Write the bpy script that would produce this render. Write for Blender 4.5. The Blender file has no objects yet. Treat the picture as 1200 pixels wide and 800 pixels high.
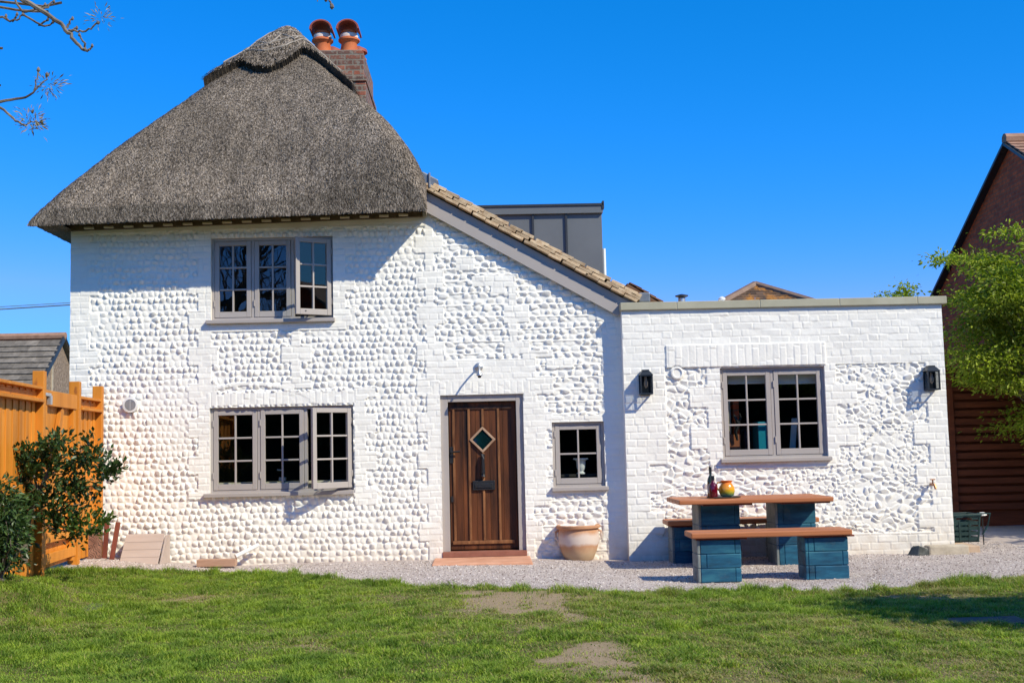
import bpy, math, random
import numpy as np
from mathutils import Vector, Matrix
random.seed(7)
RNG = np.random.default_rng(11)
SC = bpy.context.scene
COL = SC.collection
R = math.radians

# ------------------------------------------------------------------ camera
F, EYE = 1400.0, 1.26                      # focal length for a 1200 px wide picture, eye height
PITCH, ROLL, YAW = R(5.102), R(1.3526), R(1.3714)
def rot():
    cy, sy = math.cos(YAW), math.sin(YAW); cp, sp = math.cos(PITCH), math.sin(PITCH); cr, sr = math.cos(ROLL), math.sin(ROLL)
    Ry = np.array([[cy, 0, -sy], [0, 1, 0], [sy, 0, cy]]); Rx = np.array([[1, 0, 0], [0, cp, sp], [0, -sp, cp]])
    Rz = np.array([[cr, sr, 0], [-sr, cr, 0], [0, 0, 1]])
    return Rz @ Rx @ Ry
MR = rot()
def ray(px, py):
    d = MR.T @ np.array([(px - 600) / F, (py - 400) / F, 1.0])
    return np.array([d[0], d[2], -d[1]])   # world x, y, z
def at(px, py, Y):
    """survey helper: the point of the plane y = Y seen at a pixel of the photograph"""
    d = ray(px, py); t = Y / d[1]
    return Vector((d[0] * t, Y, EYE + d[2] * t))
def sstep(a, b, x):
    t = np.clip((np.asarray(x, float) - a) / (b - a), 0, 1); return t * t * (3 - 2 * t)
def gz(x, y):
    """height of the ground"""
    bed = 0.15 * sstep(-3.15, -3.75, x) * sstep(8.3, 9.5, y) * (1 - sstep(10.3, 11.0, y))   # planted bed by the fence
    return bed + 0.19 * sstep(-2.7, -5.0, x) - 0.045 * sstep(0.6, 1.8, x) + 0.012 * np.sin(np.asarray(x) * 1.3 + 0.7 * np.asarray(y))
def gp(px, py, dz=0.0):
    d = ray(px, py); z = 0.0
    for _ in range(12):
        t = (z - EYE) / d[2]; z = float(gz(d[0] * t, d[1] * t)) + dz
    return Vector((d[0] * t, d[1] * t, z))

cam = bpy.data.objects.new("camera", bpy.data.cameras.new("camera")); COL.objects.link(cam)
cam.data.sensor_width = 36; cam.data.lens = 36 * F / 1200; cam.data.clip_end = 2000
w = lambda v: Vector((v[0], v[2], -v[1]))
rx, dn, fw = w(MR[0]), w(MR[1]), w(MR[2])
m3 = Matrix((rx, -dn, -fw)).transposed()
cam.matrix_world = Matrix.Translation((0, 0, EYE)) @ m3.to_4x4()
SC.camera = cam

# ------------------------------------------------------------------ light
SUN = Vector((1.2, -1.0, 1.3)).normalized()
sun = bpy.data.objects.new("sun", bpy.data.lights.new("sun", 'SUN')); COL.objects.link(sun)
sun.data.energy = 5.0; sun.data.angle = R(0.5); sun.data.color = (1.0, 0.92, 0.70)
sun.rotation_euler = SUN.to_track_quat('Z', 'Y').to_euler(); sun.location = (12, -10, 13)
W = bpy.data.worlds.new("World"); SC.world = W; W.use_nodes = True
nt = W.node_tree; bg = nt.nodes["Background"]
sky = nt.nodes.new("ShaderNodeTexSky"); sky.sky_type = 'NISHITA'; sky.sun_disc = False
sky.sun_elevation = math.asin(SUN.z); sky.sun_rotation = math.atan2(SUN.x, SUN.y)
sky.air_density = 1.0; sky.dust_density = 0.25; sky.ozone_density = 3.0; sky.altitude = 0
hs = nt.nodes.new("ShaderNodeHueSaturation"); hs.inputs["Saturation"].default_value = 1.35; hs.inputs["Value"].default_value = 1.0
hs.inputs["Hue"].default_value = 0.5
nt.links.new(sky.outputs[0], hs.inputs["Color"]); SKY = 0.13; bg.inputs[1].default_value = SKY
# deepen the blue of the clear sky, channel by channel
se = nt.nodes.new("ShaderNodeSeparateColor"); co = nt.nodes.new("ShaderNodeCombineColor"); nt.links.new(hs.outputs[0], se.inputs[0])
outs = []
for ch, (gain, ex) in enumerate(((2.0, 2.0), (0.64, 0.68), (1.5, 1.0))):
    pw = nt.nodes.new("ShaderNodeMath"); pw.operation = 'POWER'; nt.links.new(se.outputs[ch], pw.inputs[0]); pw.inputs[1].default_value = ex
    ml = nt.nodes.new("ShaderNodeMath"); ml.operation = 'MULTIPLY'; nt.links.new(pw.outputs[0], ml.inputs[0]); ml.inputs[1].default_value = gain * SKY ** ex / SKY
    outs.append(ml.outputs[0])
for k, (o_, top_) in enumerate(zip(outs, (0.17, 0.62, 1.22))):
    mn = nt.nodes.new("ShaderNodeMath"); mn.operation = 'MINIMUM'; nt.links.new(o_, mn.inputs[0]); mn.inputs[1].default_value = top_ / SKY
    nt.links.new(mn.outputs[0], co.inputs[k])
nt.links.new(co.outputs[0], bg.inputs[0])
SC.view_settings.view_transform = 'Standard'; SC.view_settings.look = 'None'
SC.view_settings.exposure = 0.10; SC.view_settings.gamma = 1.0
SC.render.engine = 'CYCLES'
SC.cycles.max_bounces = 8; SC.cycles.transparent_max_bounces = 12; SC.cycles.use_denoising = True

# ------------------------------------------------------------------ materials
class NB:
    def __init__(s, name):
        s.m = bpy.data.materials.new(name); s.m.use_nodes = True; s.t = s.m.node_tree
        s.b = s.t.nodes["Principled BSDF"]; s.out = s.t.nodes["Material Output"]
    def n(s, typ, **kw):
        nd = s.t.nodes.new("ShaderNode" + typ)
        for k, v in kw.items():
            if k in nd.inputs: nd.inputs[k].default_value = v
            else: setattr(nd, k, v)
        return nd
    def l(s, a, b): s.t.links.new(a, b)
    def coord(s): return s.n("TexCoord").outputs["Object"]
    def noise(s, scale, detail=4, rough=0.55, stretch=None, vec=None):
        v = vec or s.coord()
        if stretch:
            mp = s.n("Mapping"); mp.inputs["Scale"].default_value = stretch; s.l(v, mp.inputs[0]); v = mp.outputs[0]
        nd = s.n("TexNoise", Scale=scale, Detail=detail, Roughness=rough); s.l(v, nd.inputs["Vector"]); return nd.outputs[0]
    def ramp(s, fac, stops):
        r = s.n("ValToRGB"); e = r.color_ramp.elements
        while len(e) < len(stops): e.new(0.5)
        for k, (p, c) in enumerate(stops):
            e[k].position = p; e[k].color = (*c, 1) if len(c) == 3 else c
        s.l(fac, r.inputs[0]); return r.outputs[0]
    def mix(s, fac, a, b, mode='MIX'):
        x = s.n("MixRGB", blend_type=mode)
        for sock, v in ((x.inputs[0], fac), (x.inputs[1], a), (x.inputs[2], b)):
            if isinstance(v, (int, float)): sock.default_value = v
            elif isinstance(v, tuple): sock.default_value = (*v, 1)
            else: s.l(v, sock)
        return x.outputs[0]
    def island(s): return s.n("NewGeometry").outputs["Random Per Island"]
    def bump(s, h, strength=0.3, dist=0.01):
        b = s.n("Bump", Strength=strength, Distance=dist); s.l(h, b.inputs["Height"]); s.l(b.outputs[0], s.b.inputs["Normal"])
    def done(s, col=None, rough=0.7, metal=0, spec=None):
        if isinstance(col, tuple): s.b.inputs["Base Color"].default_value = (*col, 1)
        elif col is not None: s.l(col, s.b.inputs["Base Color"])
        if isinstance(rough, (int, float)): s.b.inputs["Roughness"].default_value = rough
        else: s.l(rough, s.b.inputs["Roughness"])
        s.b.inputs["Metallic"].default_value = metal
        if spec is not None: s.b.inputs["Specular IOR Level"].default_value = spec
        return s.m

def mottled(name, c1, c2, scale=6, rough=0.7, bump=0.15, bscale=60, metal=0, spec=None, stretch=None, island=None, bdist=0.01):
    b = NB(name)
    col = b.ramp(b.noise(scale, 5, 0.6, stretch), [(0.3, c1), (0.7, c2)])
    if island:
        col = b.mix(1.0, col, b.ramp(b.island(), [(0, (1 - island,) * 3), (1, (1 + island,) * 3)]), 'MULTIPLY')
    if bump: b.bump(b.noise(bscale, 4, 0.6, stretch), bump, bdist)
    return b.done(col, rough, metal, spec)

def m_white():
    b = NB("white_masonry_paint")
    n1 = b.noise(3.0, 6, 0.65); n2 = b.noise(28, 4, 0.6)
    col = b.ramp(n1, [(0.25, (0.80, 0.775, 0.725)), (0.6, (0.88, 0.855, 0.80))])
    col = b.mix(b.ramp(n2, [(0.62, (0, 0, 0)), (0.8, (0.25, 0.25, 0.25))]), col, (0.62, 0.585, 0.53))
    # splash dirt along the foot of the wall
    sp = b.n("SeparateXYZ"); b.l(b.coord(), sp.inputs[0])
    ad = b.n("Math", operation='MULTIPLY_ADD'); b.l(b.noise(7, 4), ad.inputs[0]); ad.inputs[1].default_value = 0.9; b.l(sp.outputs[2], ad.inputs[2])
    col = b.mix(b.ramp(ad.outputs[0], [(0.36, (0.8, 0.8, 0.8)), (0.6, (0.35, 0.35, 0.35)), (0.95, (0, 0, 0))]), col, (0.66, 0.58, 0.49))
    b.bump(b.noise(90, 3, 0.6), 0.25, 0.006)
    return b.done(col, 0.75, spec=0.25)

def m_thatch(name, dark, mid, light):
    b = NB(name)
    isl = b.ramp(b.island(), [(0.0, dark), (0.45, mid), (1.0, light)])
    big = b.mix(1, b.ramp(b.noise(0.75, 5, 0.6), [(0.3, (0.58, 0.57, 0.56)), (0.68, (1.15, 1.12, 1.1))]), b.ramp(b.noise(6.0, 3, 0.6, (1, 0.3, 0.22)), [(0.3, (0.78, 0.78, 0.78)), (0.7, (1.15, 1.15, 1.15))]), 'MULTIPLY')
    fine = b.ramp(b.noise(45, 3, 0.7, (1, 1, 0.5)), [(0.3, (0.55, 0.55, 0.55)), (0.7, (1.2, 1.2, 1.2))])
    col = b.mix(1, b.mix(1, isl, big, 'MULTIPLY'), fine, 'MULTIPLY')
    b.bump(b.noise(70, 4, 0.7, (1, 1, 0.4)), 0.8, 0.02)
    return b.done(col, 0.95, spec=0.1)

def m_wood(name, c1, c2, scale=(3, 3, 40), rough=0.6, island=0.15, bump=0.2, spec=0.3, knots=None):
    b = NB(name)
    n = b.noise(1.0, 6, 0.6, scale)
    col = b.ramp(n, [(0.3, c1), (0.7, c2)])
    col = b.mix(1.0, col, b.ramp(b.island(), [(0, (1 - island,) * 3), (1, (1 + island,) * 3)]), 'MULTIPLY')
    if knots:
        k = b.ramp(b.noise(5.0, 2, 0.4, (2, 2, 1)), [(0.68, (0, 0, 0)), (0.74, (1, 1, 1))]); col = b.mix(k, col, knots)
    b.bump(n, bump, 0.01)
    return b.done(col, rough, spec=spec)

def m_brick(name, c1, c2, mortar, bw=0.225, bh=0.075, ms=0.012, rough=0.85, extra=None):
    b = NB(name)
    sp = b.n("SeparateXYZ"); b.l(b.coord(), sp.inputs[0])
    ad = b.n("Math", operation='ADD'); b.l(sp.outputs[0], ad.inputs[0]); b.l(sp.outputs[1], ad.inputs[1])
    cb = b.n("CombineXYZ"); b.l(ad.outputs[0], cb.inputs[0]); b.l(sp.outputs[2], cb.inputs[1])
    t = b.n("TexBrick", Scale=1.0); t.inputs["Brick Width"].default_value = bw; t.inputs["Row Height"].default_value = bh
    t.inputs["Mortar Size"].default_value = ms; t.inputs["Mortar Smooth"].default_value = 0.3; t.inputs["Bias"].default_value = -0.2
    t.inputs["Color1"].default_value = (*c1, 1); t.inputs["Color2"].default_value = (*c2, 1); t.inputs["Mortar"].default_value = (*mortar, 1)
    b.l(cb.outputs[0], t.inputs["Vector"])
    col = b.mix(1, t.outputs[0], b.ramp(b.noise(9, 5, 0.7), [(0.25, (0.55, 0.55, 0.55)), (0.75, (1.35, 1.3, 1.25))]), 'MULTIPLY')
    if extra: col = b.mix(b.ramp(b.noise(14, 3, 0.7), [(0.5, (0, 0, 0)), (0.62, (0.85, 0.85, 0.85))]), col, extra)
    b.bump(t.outputs[1], 0.5, -0.01)
    return b.done(col, rough)

def m_glass(name="window_glass", ior=1.9, tint=(0.85, 0.9, 0.9)):
    b = NB(name); t = b.t; t.nodes.remove(b.b)
    tr = b.n("BsdfTransparent"); tr.inputs[0].default_value = (*tint, 1)
    gl = b.n("BsdfGlossy"); gl.inputs["Roughness"].default_value = 0.0
    fr = b.n("Fresnel"); bf = b.n("NewGeometry"); mr_ = b.n("MapRange"); b.l(bf.outputs["Backfacing"], mr_.inputs[0]); mr_.inputs[3].default_value = ior; mr_.inputs[4].default_value = 1 / ior; b.l(mr_.outputs[0], fr.inputs[0])
    nz = b.n("Bump", Strength=0.06, Distance=0.02); b.l(b.noise(2.5, 2), nz.inputs["Height"]); b.l(nz.outputs[0], gl.inputs["Normal"])
    mx = b.n("MixShader"); b.l(fr.outputs[0], mx.inputs[0]); b.l(tr.outputs[0], mx.inputs[1]); b.l(gl.outputs[0], mx.inputs[2])
    b.l(mx.outputs[0], b.out.inputs[0]); return b.m

def m_leaf(name, c1, c2, c3=None, trans=0.35, rough=0.5, spec=0.4, var=0.5):
    b = NB(name)
    col = b.ramp(b.island(), [(0.0, c1), (0.6, c2), (1.0, c3 or c2)])
    col = b.mix(1, col, b.ramp(b.noise(1.2, 3), [(0.3, (1 - var * .6,) * 3), (0.7, (1 + var * .6,) * 3)]), 'MULTIPLY')
    b.done(col, rough, spec=spec)
    tl = b.n("BsdfTranslucent"); b.l(b.mix(1, col, (1.25, 1.35, 0.5), 'MULTIPLY'), tl.inputs[0])
    mx = b.n("MixShader"); mx.inputs[0].default_value = trans
    b.l(b.b.outputs[0], mx.inputs[1]); b.l(tl.outputs[0], mx.inputs[2]); b.l(mx.outputs[0], b.out.inputs[0])
    return b.m

MAT = dict(
    white=m_white(),
    thatch=m_thatch("weathered_thatch", (0.09, 0.073, 0.057), (0.255, 0.211, 0.168), (0.52, 0.44, 0.36)),
    cap=m_thatch("newer_thatch", (0.10, 0.082, 0.064), (0.29, 0.24, 0.19), (0.62, 0.52, 0.42)),
    rod=mottled("hazel_rod", (0.2, 0.17, 0.14), (0.38, 0.33, 0.28), 8),
    taupe=mottled("taupe_gloss_paint", (0.375, 0.335, 0.315), (0.405, 0.365, 0.345), 3, 0.42, 0.05, 40, spec=0.4),
    glass=m_glass(), lampglass=m_glass('lantern_glass', 1.45, (0.6, 0.62, 0.64)),
    door=m_wood("dark_oak", (0.014, 0.006, 0.003), (0.155, 0.05, 0.016), (11, 11, 1.0), 0.5, 0.35, 0.35),
    doorstrip=m_wood("worn_oak_strip", (0.07, 0.025, 0.01), (0.34, 0.15, 0.06), (14, 14, 2.5), 0.5, 0.1, 0.35),
    black=mottled("black_iron", (0.008, 0.008, 0.009), (0.016, 0.016, 0.018), 20, 0.45, 0.2, 80),
    lantern=mottled("lantern_black_metal", (0.012, 0.016, 0.022), (0.02, 0.026, 0.034), 9, 0.38, 0.1, 50),
    lead=mottled("lead_sheet", (0.13, 0.15, 0.18), (0.23, 0.25, 0.29), 5, 0.45, 0.2, 18, metal=0.2),
    zinc=mottled("grey_zinc_cladding", (0.115, 0.125, 0.135), (0.14, 0.15, 0.16), 1.5, 0.45, 0.04, 8),
    zincdark=mottled("dark_zinc_trim", (0.02, 0.022, 0.026), (0.035, 0.038, 0.042), 4, 0.45, 0.05, 20),
    tile=mottled("clay_roof_tile", (0.17, 0.075, 0.035), (0.34, 0.19, 0.10), 9, 0.85, 0.3, 60, island=0.45),
    undercloak=mottled("cream_verge_mortar", (0.42, 0.27, 0.15), (0.68, 0.52, 0.34), 12, 0.9, 0.4, 60, island=0.28),
    stone=mottled("buff_coping_stone", (0.36, 0.34, 0.25), (0.44, 0.42, 0.32), 3, 0.8, 0.15, 50),
    chimbrick=m_brick("old_chimney_brick", (0.27, 0.085, 0.05), (0.075, 0.055, 0.048), (0.21, 0.18, 0.145), 0.225, 0.078, 0.013, extra=(0.22, 0.2, 0.165)),
    terracotta=mottled("terracotta_pot_clay", (0.46, 0.10, 0.03), (0.58, 0.16, 0.05), 5, 0.75, 0.1, 50),
    hood=mottled("dark_terracotta", (0.24, 0.05, 0.03), (0.34, 0.075, 0.045), 6, 0.7, 0.15, 50),
    flaunch=mottled("pale_mortar_band", (0.62, 0.5, 0.44), (0.8, 0.72, 0.66), 12, 0.9, 0.2, 60),
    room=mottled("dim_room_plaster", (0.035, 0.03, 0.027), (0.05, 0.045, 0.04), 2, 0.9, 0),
    soffit=mottled("aged_eaves_timber", (0.07, 0.052, 0.03), (0.14, 0.105, 0.065), 10, 0.9, 0.3, 40),
    cream=mottled("cream_painted_wood", (0.5, 0.45, 0.32), (0.6, 0.54, 0.4), 10, 0.7, 0.1, 50),
    housebrick=m_brick("red_house_brick", (0.68, 0.105, 0.022), (0.36, 0.05, 0.014), (0.33, 0.11, 0.05), 0.225, 0.075, 0.01),
    flintwall=mottled("brown_flint_rubble", (0.15, 0.105, 0.07), (0.36, 0.27, 0.2), 14, 0.9, 0.8, 16, bdist=0.03),
    greytile=mottled("grey_concrete_tile", (0.11, 0.093, 0.075), (0.22, 0.19, 0.155), 7, 0.9, 0.3, 40, island=0.3),
    browntile=mottled("brown_roof_tile", (0.26, 0.14, 0.09), (0.38, 0.22, 0.15), 7, 0.9, 0.3, 40, island=0.25),
    fence=m_wood("orange_stained_softwood", (0.52, 0.175, 0.014), (0.70, 0.265, 0.03), (7, 7, 0.8), 0.6, 0.2, 0.15, knots=(0.33, 0.11, 0.02)),
    fencedark=m_wood("dark_brown_slat_wood", (0.10, 0.026, 0.011), (0.2, 0.055, 0.022), (2, 2, 14), 0.7, 0.25, 0.2),
    galv=mottled("galvanised_steel", (0.4, 0.42, 0.45), (0.55, 0.57, 0.6), 30, 0.4, 0.1, 60, metal=0.7),
    blue=None, topwood=m_wood("orange_decking_oil", (0.36, 0.115, 0.045), (0.52, 0.2, 0.085), (1.2, 14, 14), 0.5, 0.1, 0.2),
    gravelm=None, soil=None,
    bark=mottled("grey_brown_bark", (0.07, 0.055, 0.045), (0.2, 0.17, 0.145), 14, 0.9, 0.6, 30),
    twig=mottled("pale_lichened_bark", (0.05, 0.04, 0.035), (0.26, 0.22, 0.18), 9, 0.9, 0.4, 60),
    rust=mottled("rusty_sheet_iron", (0.12, 0.04, 0.022), (0.24, 0.10, 0.06), 14, 0.85, 0.5, 60),
    redwood=m_wood("red_brown_stake", (0.13, 0.03, 0.018), (0.24, 0.065, 0.04), (9, 9, 2), 0.8, 0.2, 0.3),
    taupebox=m_wood("faded_taupe_boards", (0.41, 0.325, 0.28), (0.47, 0.38, 0.335), (2, 9, 9), 0.7, 0.04, 0.1),
    plank=m_wood("weathered_plank", (0.36, 0.20, 0.13), (0.5, 0.33, 0.24), (2, 12, 12), 0.8, 0.1, 0.2),
    greenplastic=mottled("dark_green_plastic", (0.012, 0.035, 0.035), (0.018, 0.05, 0.05), 8, 0.4, 0.05, 40),
    whiteplastic=mottled("white_plastic", (0.72, 0.72, 0.7), (0.8, 0.8, 0.78), 4, 0.4, 0.02),
    copper=mottled("aged_brass", (0.24, 0.10, 0.05), (0.42, 0.2, 0.1), 20, 0.4, 0.1, metal=0.7),
    palestone=mottled("pale_kerb_stone", (0.38, 0.32, 0.24), (0.55, 0.48, 0.38), 7, 0.9, 0.5, 25, bdist=0.02),
    darkflint=mottled("black_flint", (0.02, 0.025, 0.025), (0.07, 0.075, 0.07), 9, 0.35, 0.5, 20),
    slab=mottled("grey_concrete_slab", (0.055, 0.05, 0.045), (0.12, 0.11, 0.10), 6, 0.9, 0.3, 40),
    threshold=mottled("red_brown_threshold", (0.22, 0.08, 0.05), (0.3, 0.12, 0.08), 8, 0.7, 0.1, 30),
    doorstep=mottled("terracotta_step_tile", (0.52, 0.24, 0.14), (0.68, 0.37, 0.24), 5, 0.8, 0.2, 40),
    blind=mottled("white_roller_blind", (0.8, 0.84, 0.86), (0.84, 0.88, 0.9), 2, 0.8, 0),
    teal=mottled("teal_paint", (0.0, 0.22, 0.33), (0.0, 0.26, 0.38), 2, 0.5, 0),
)
def m_blue():
    b = NB("worn_blue_woodstain")
    col = b.ramp(b.noise(1.0, 6, 0.65, (2.5, 9, 12)), [(0.28, (0.004, 0.025, 0.05)), (0.5, (0.008, 0.09, 0.17)), (0.72, (0.035, 0.19, 0.26))])
    col = b.mix(b.ramp(b.noise(4.5, 5, 0.7), [(0.58, (0, 0, 0)), (0.8, (0.55, 0.55, 0.55))]), col, (0.16, 0.17, 0.14))
    col = b.mix(1, col, b.ramp(b.island(), [(0, (0.75,) * 3), (1, (1.2,) * 3)]), 'MULTIPLY')
    b.bump(b.noise(1.0, 5, 0.6, (3, 14, 18)), 0.25, 0.01)
    return b.done(col, 0.55, spec=0.4)
MAT['blue'] = m_blue()
MAT['faded'] = mottled("faded_skylit_blue_grey_woodstain", (0.09, 0.12, 0.13), (0.26, 0.28, 0.27), 6, 0.7, 0.3, 40)  # faded stain for left leg ends, sky light mixed into its paler colour
def m_gravel():
    b = NB("pinkish_gravel")
    v = b.n("TexVoronoi", Scale=95.0); b.l(b.coord(), v.inputs["Vector"])
    col = b.ramp(b.noise(130, 3, 0.8), [(0.25, (0.28, 0.225, 0.205)), (0.5, (0.52, 0.445, 0.415)), (0.78, (0.74, 0.67, 0.635))])
    col = b.mix(1, col, b.ramp(b.noise(1.7, 5, 0.6), [(0.3, (0.82, 0.8, 0.78)), (0.7, (1.1, 1.1, 1.1))]), 'MULTIPLY')
    b.bump(v.outputs[0], 0.7, 0.012)
    return b.done(col, 0.9, spec=0.2)
MAT['gravelm'] = m_gravel()
def m_soil():
    b = NB("worn_lawn_soil")
    at_ = b.n("Attribute"); at_.attribute_name = "bare"
    dirt = b.ramp(b.noise(60, 4, 0.8), [(0.25, (0.20, 0.14, 0.08)), (0.55, (0.38, 0.285, 0.18)), (0.8, (0.55, 0.44, 0.3))])
    moss = b.ramp(b.noise(45, 4, 0.8), [(0.25, (0.07, 0.075, 0.022)), (0.55, (0.17, 0.15, 0.055)), (0.8, (0.34, 0.27, 0.12))])
    b.bump(b.noise(80, 4, 0.7), 0.6, 0.02)
    return b.done(b.mix(at_.outputs["Fac"], moss, dirt), 0.95, spec=0.1)
MAT['soil'] = m_soil()
# ------------------------------------------------------------------ geometry helpers
class MB:
    def __init__(s): s.v = []; s.f = []; s.mi = []
    def add(s, vs, fs, mi=0):
        o = len(s.v); s.v += [tuple(v) for v in vs]; s.f += [tuple(i + o for i in f) for f in fs]; s.mi += [mi] * len(fs); return s
    def box(s, x0, x1, y0, y1, z0, z1, mi=0):
        vs = [(x, y, z) for z in (z0, z1) for y in (y0, y1) for x in (x0, x1)]
        return s.add(vs, [(0, 2, 3, 1), (4, 5, 7, 6), (0, 1, 5, 4), (2, 6, 7, 3), (0, 4, 6, 2), (1, 3, 7, 5)], mi)
    def obox(s, c, ax, ay, az, hx, hy, hz, mi=0):
        c, ax, ay, az = Vector(c), Vector(ax).normalized(), Vector(ay).normalized(), Vector(az).normalized()
        vs = [c + ax * hx * i + ay * hy * j + az * hz * k for k in (-1, 1) for j in (-1, 1) for i in (-1, 1)]
        return s.add(vs, [(0, 2, 3, 1), (4, 5, 7, 6), (0, 1, 5, 4), (2, 6, 7, 3), (0, 4, 6, 2), (1, 3, 7, 5)], mi)
    def beam(s, p, q, wd, th, up=(0, 0, 1), mi=0):
        p, q = Vector(p), Vector(q); d = (q - p); L = d.length; d.normalize()
        sd = d.cross(Vector(up)).normalized(); u = sd.cross(d)
        return s.obox((p + q) / 2, d, sd, u, L / 2, wd / 2, th / 2, mi)
    def prism(s, poly, off, mi=0):
        """planar polygon (3D points) pushed along a vector"""
        n = len(poly); off = Vector(off); vs = [Vector(p) for p in poly] + [Vector(p) + off for p in poly]
        return s.add(vs, [tuple(range(n))[::-1], tuple(range(n, 2 * n))] + [(i, (i + 1) % n, n + (i + 1) % n, n + i) for i in range(n)], mi)
    def tube(s, pts, rad, n=8, caps=True, mi=0):
        pts = [Vector(p) for p in pts]; m = len(pts)
        if not isinstance(rad, (list, tuple)): rad = [rad] * m
        ref = Vector((0.31, 0.2, 0.93)); vs = []
        for i, p in enumerate(pts):
            d = (pts[min(i + 1, m - 1)] - pts[max(i - 1, 0)]).normalized()
            a = d.cross(ref)
            if a.length < 0.05: a = d.cross(Vector((1, 0, 0)))
            a.normalize(); b = d.cross(a)
            vs += [p + (a * math.cos(2 * math.pi * k / n) + b * math.sin(2 * math.pi * k / n)) * rad[i] for k in range(n)]
        fs = [(i * n + k, i * n + (k + 1) % n, (i + 1) * n + (k + 1) % n, (i + 1) * n + k) for i in range(m - 1) for k in range(n)]
        if caps: fs += [tuple(range(n))[::-1], tuple((m - 1) * n + k for k in range(n))]
        return s.add(vs, fs, mi)
    def lathe(s, c, prof, n=24, axis='z', mi=0):
        c = Vector(c); vs = []; m = len(prof)
        for r, h in prof:
            for k in range(n):
                a = 2 * math.pi * k / n; u, v = r * math.cos(a), r * math.sin(a)
                vs.append(c + (Vector((u, v, h)) if axis == 'z' else Vector((u, -h, v)) if axis == '-y' else Vector((h, u, v))))
        fs = [(i * n + k, i * n + (k + 1) % n, (i + 1) * n + (k + 1) % n, (i + 1) * n + k) for i in range(m - 1) for k in range(n)]
        fs += [tuple(range(n))[::-1], tuple((m - 1) * n + k for k in range(n))]
        return s.add(vs, fs, mi)

def np_mesh(name, V, Fq, smooth=False):
    """V (n,3), Fq (m,k) arrays of faces all with k corners"""
    me = bpy.data.meshes.new(name); V = np.ascontiguousarray(V, np.float32); Fq = np.ascontiguousarray(Fq, np.int32); k = Fq.shape[1]
    me.vertices.add(len(V)); me.vertices.foreach_set("co", V.ravel())
    me.loops.add(Fq.size); me.loops.foreach_set("vertex_index", Fq.ravel())
    me.polygons.add(len(Fq)); me.polygons.foreach_set("loop_start", np.arange(len(Fq), dtype=np.int32) * k)
    me.polygons.foreach_set("use_smooth", np.full(len(Fq), smooth))
    me.update(calc_edges=True); me.validate(); return me

def link(name, me, mats, parent=None, root=None, bevel=0, seg=2):
    o = bpy.data.objects.new(name, me); COL.objects.link(o)
    for m in (mats if isinstance(mats, (list, tuple)) else [mats]): me.materials.append(m)
    if parent is not None:
        o.parent = parent; o.matrix_parent_inverse = WINV(parent)
    if bevel:
        b = o.modifiers.new("bevel", 'BEVEL'); b.width = bevel; b.segments = seg; b.limit_method = 'ANGLE'; b.angle_limit = R(40)
    return o
def WINV(p):
    m = Matrix.Identity(4)
    while p is not None:
        m = p.matrix_parent_inverse @ p.matrix_basis @ m if p.parent else p.matrix_basis @ m
        p = p.parent
    return m.inverted()

def pieces(mb):
    """the connected pieces of a mesh builder, each as a builder of its own"""
    par = list(range(len(mb.v)))
    def find(a):
        while par[a] != a: par[a] = par[par[a]]; a = par[a]
        return a
    for f in mb.f:
        for i in f[1:]: par[find(i)] = find(f[0])
    out = {}
    for f, mi in zip(mb.f, mb.mi):
        m_ = out.setdefault(find(f[0]), ({}, MB())); mp, q = m_
        for i in f:
            if i not in mp: mp[i] = len(q.v); q.v.append(mb.v[i])
        q.f.append(tuple(mp[i] for i in f)); q.mi.append(mi)
    return [q for _, q in out.values()]
def objs(name, mb, mats, parent=None, **kw): return [obj(name, q, mats, parent, **kw) for q in pieces(mb)]
def obj(name, mb, mats, parent=None, bevel=0, smooth=False, seg=2):
    me = bpy.data.meshes.new(name); me.from_pydata(mb.v, [], mb.f); me.update()
    if any(mb.mi): me.polygons.foreach_set("material_index", mb.mi)
    if smooth:
        me.polygons.foreach_set("use_smooth", [True] * len(me.polygons))
        try: me.set_sharp_from_angle(angle=R(42))
        except Exception: pass
    return link(name, me, mats, parent, bevel=bevel, seg=seg)

def tag(o, label=None, cat=None, group=None, kind=None):
    if label: o['label'] = label
    if cat: o['category'] = cat
    if group: o['group'] = group
    if kind: o['kind'] = kind
    return o
def thing(name, label, cat, loc=(0, 0, 0), group=None):
    o = bpy.data.objects.new(name, None); COL.objects.link(o); o.location = loc; o.empty_display_size = 0.2
    return tag(o, label, cat, group)
def copy_thing(root, loc, label, group=None):
    r = root.copy(); COL.objects.link(r); r.location = loc; r['label'] = label
    if group: r['group'] = group
    for ch in list(root.children):
        c = ch.copy(); COL.objects.link(c); c.parent = r
        for g in list(ch.children):
            d = g.copy(); COL.objects.link(d); d.parent = c
    return r

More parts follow.
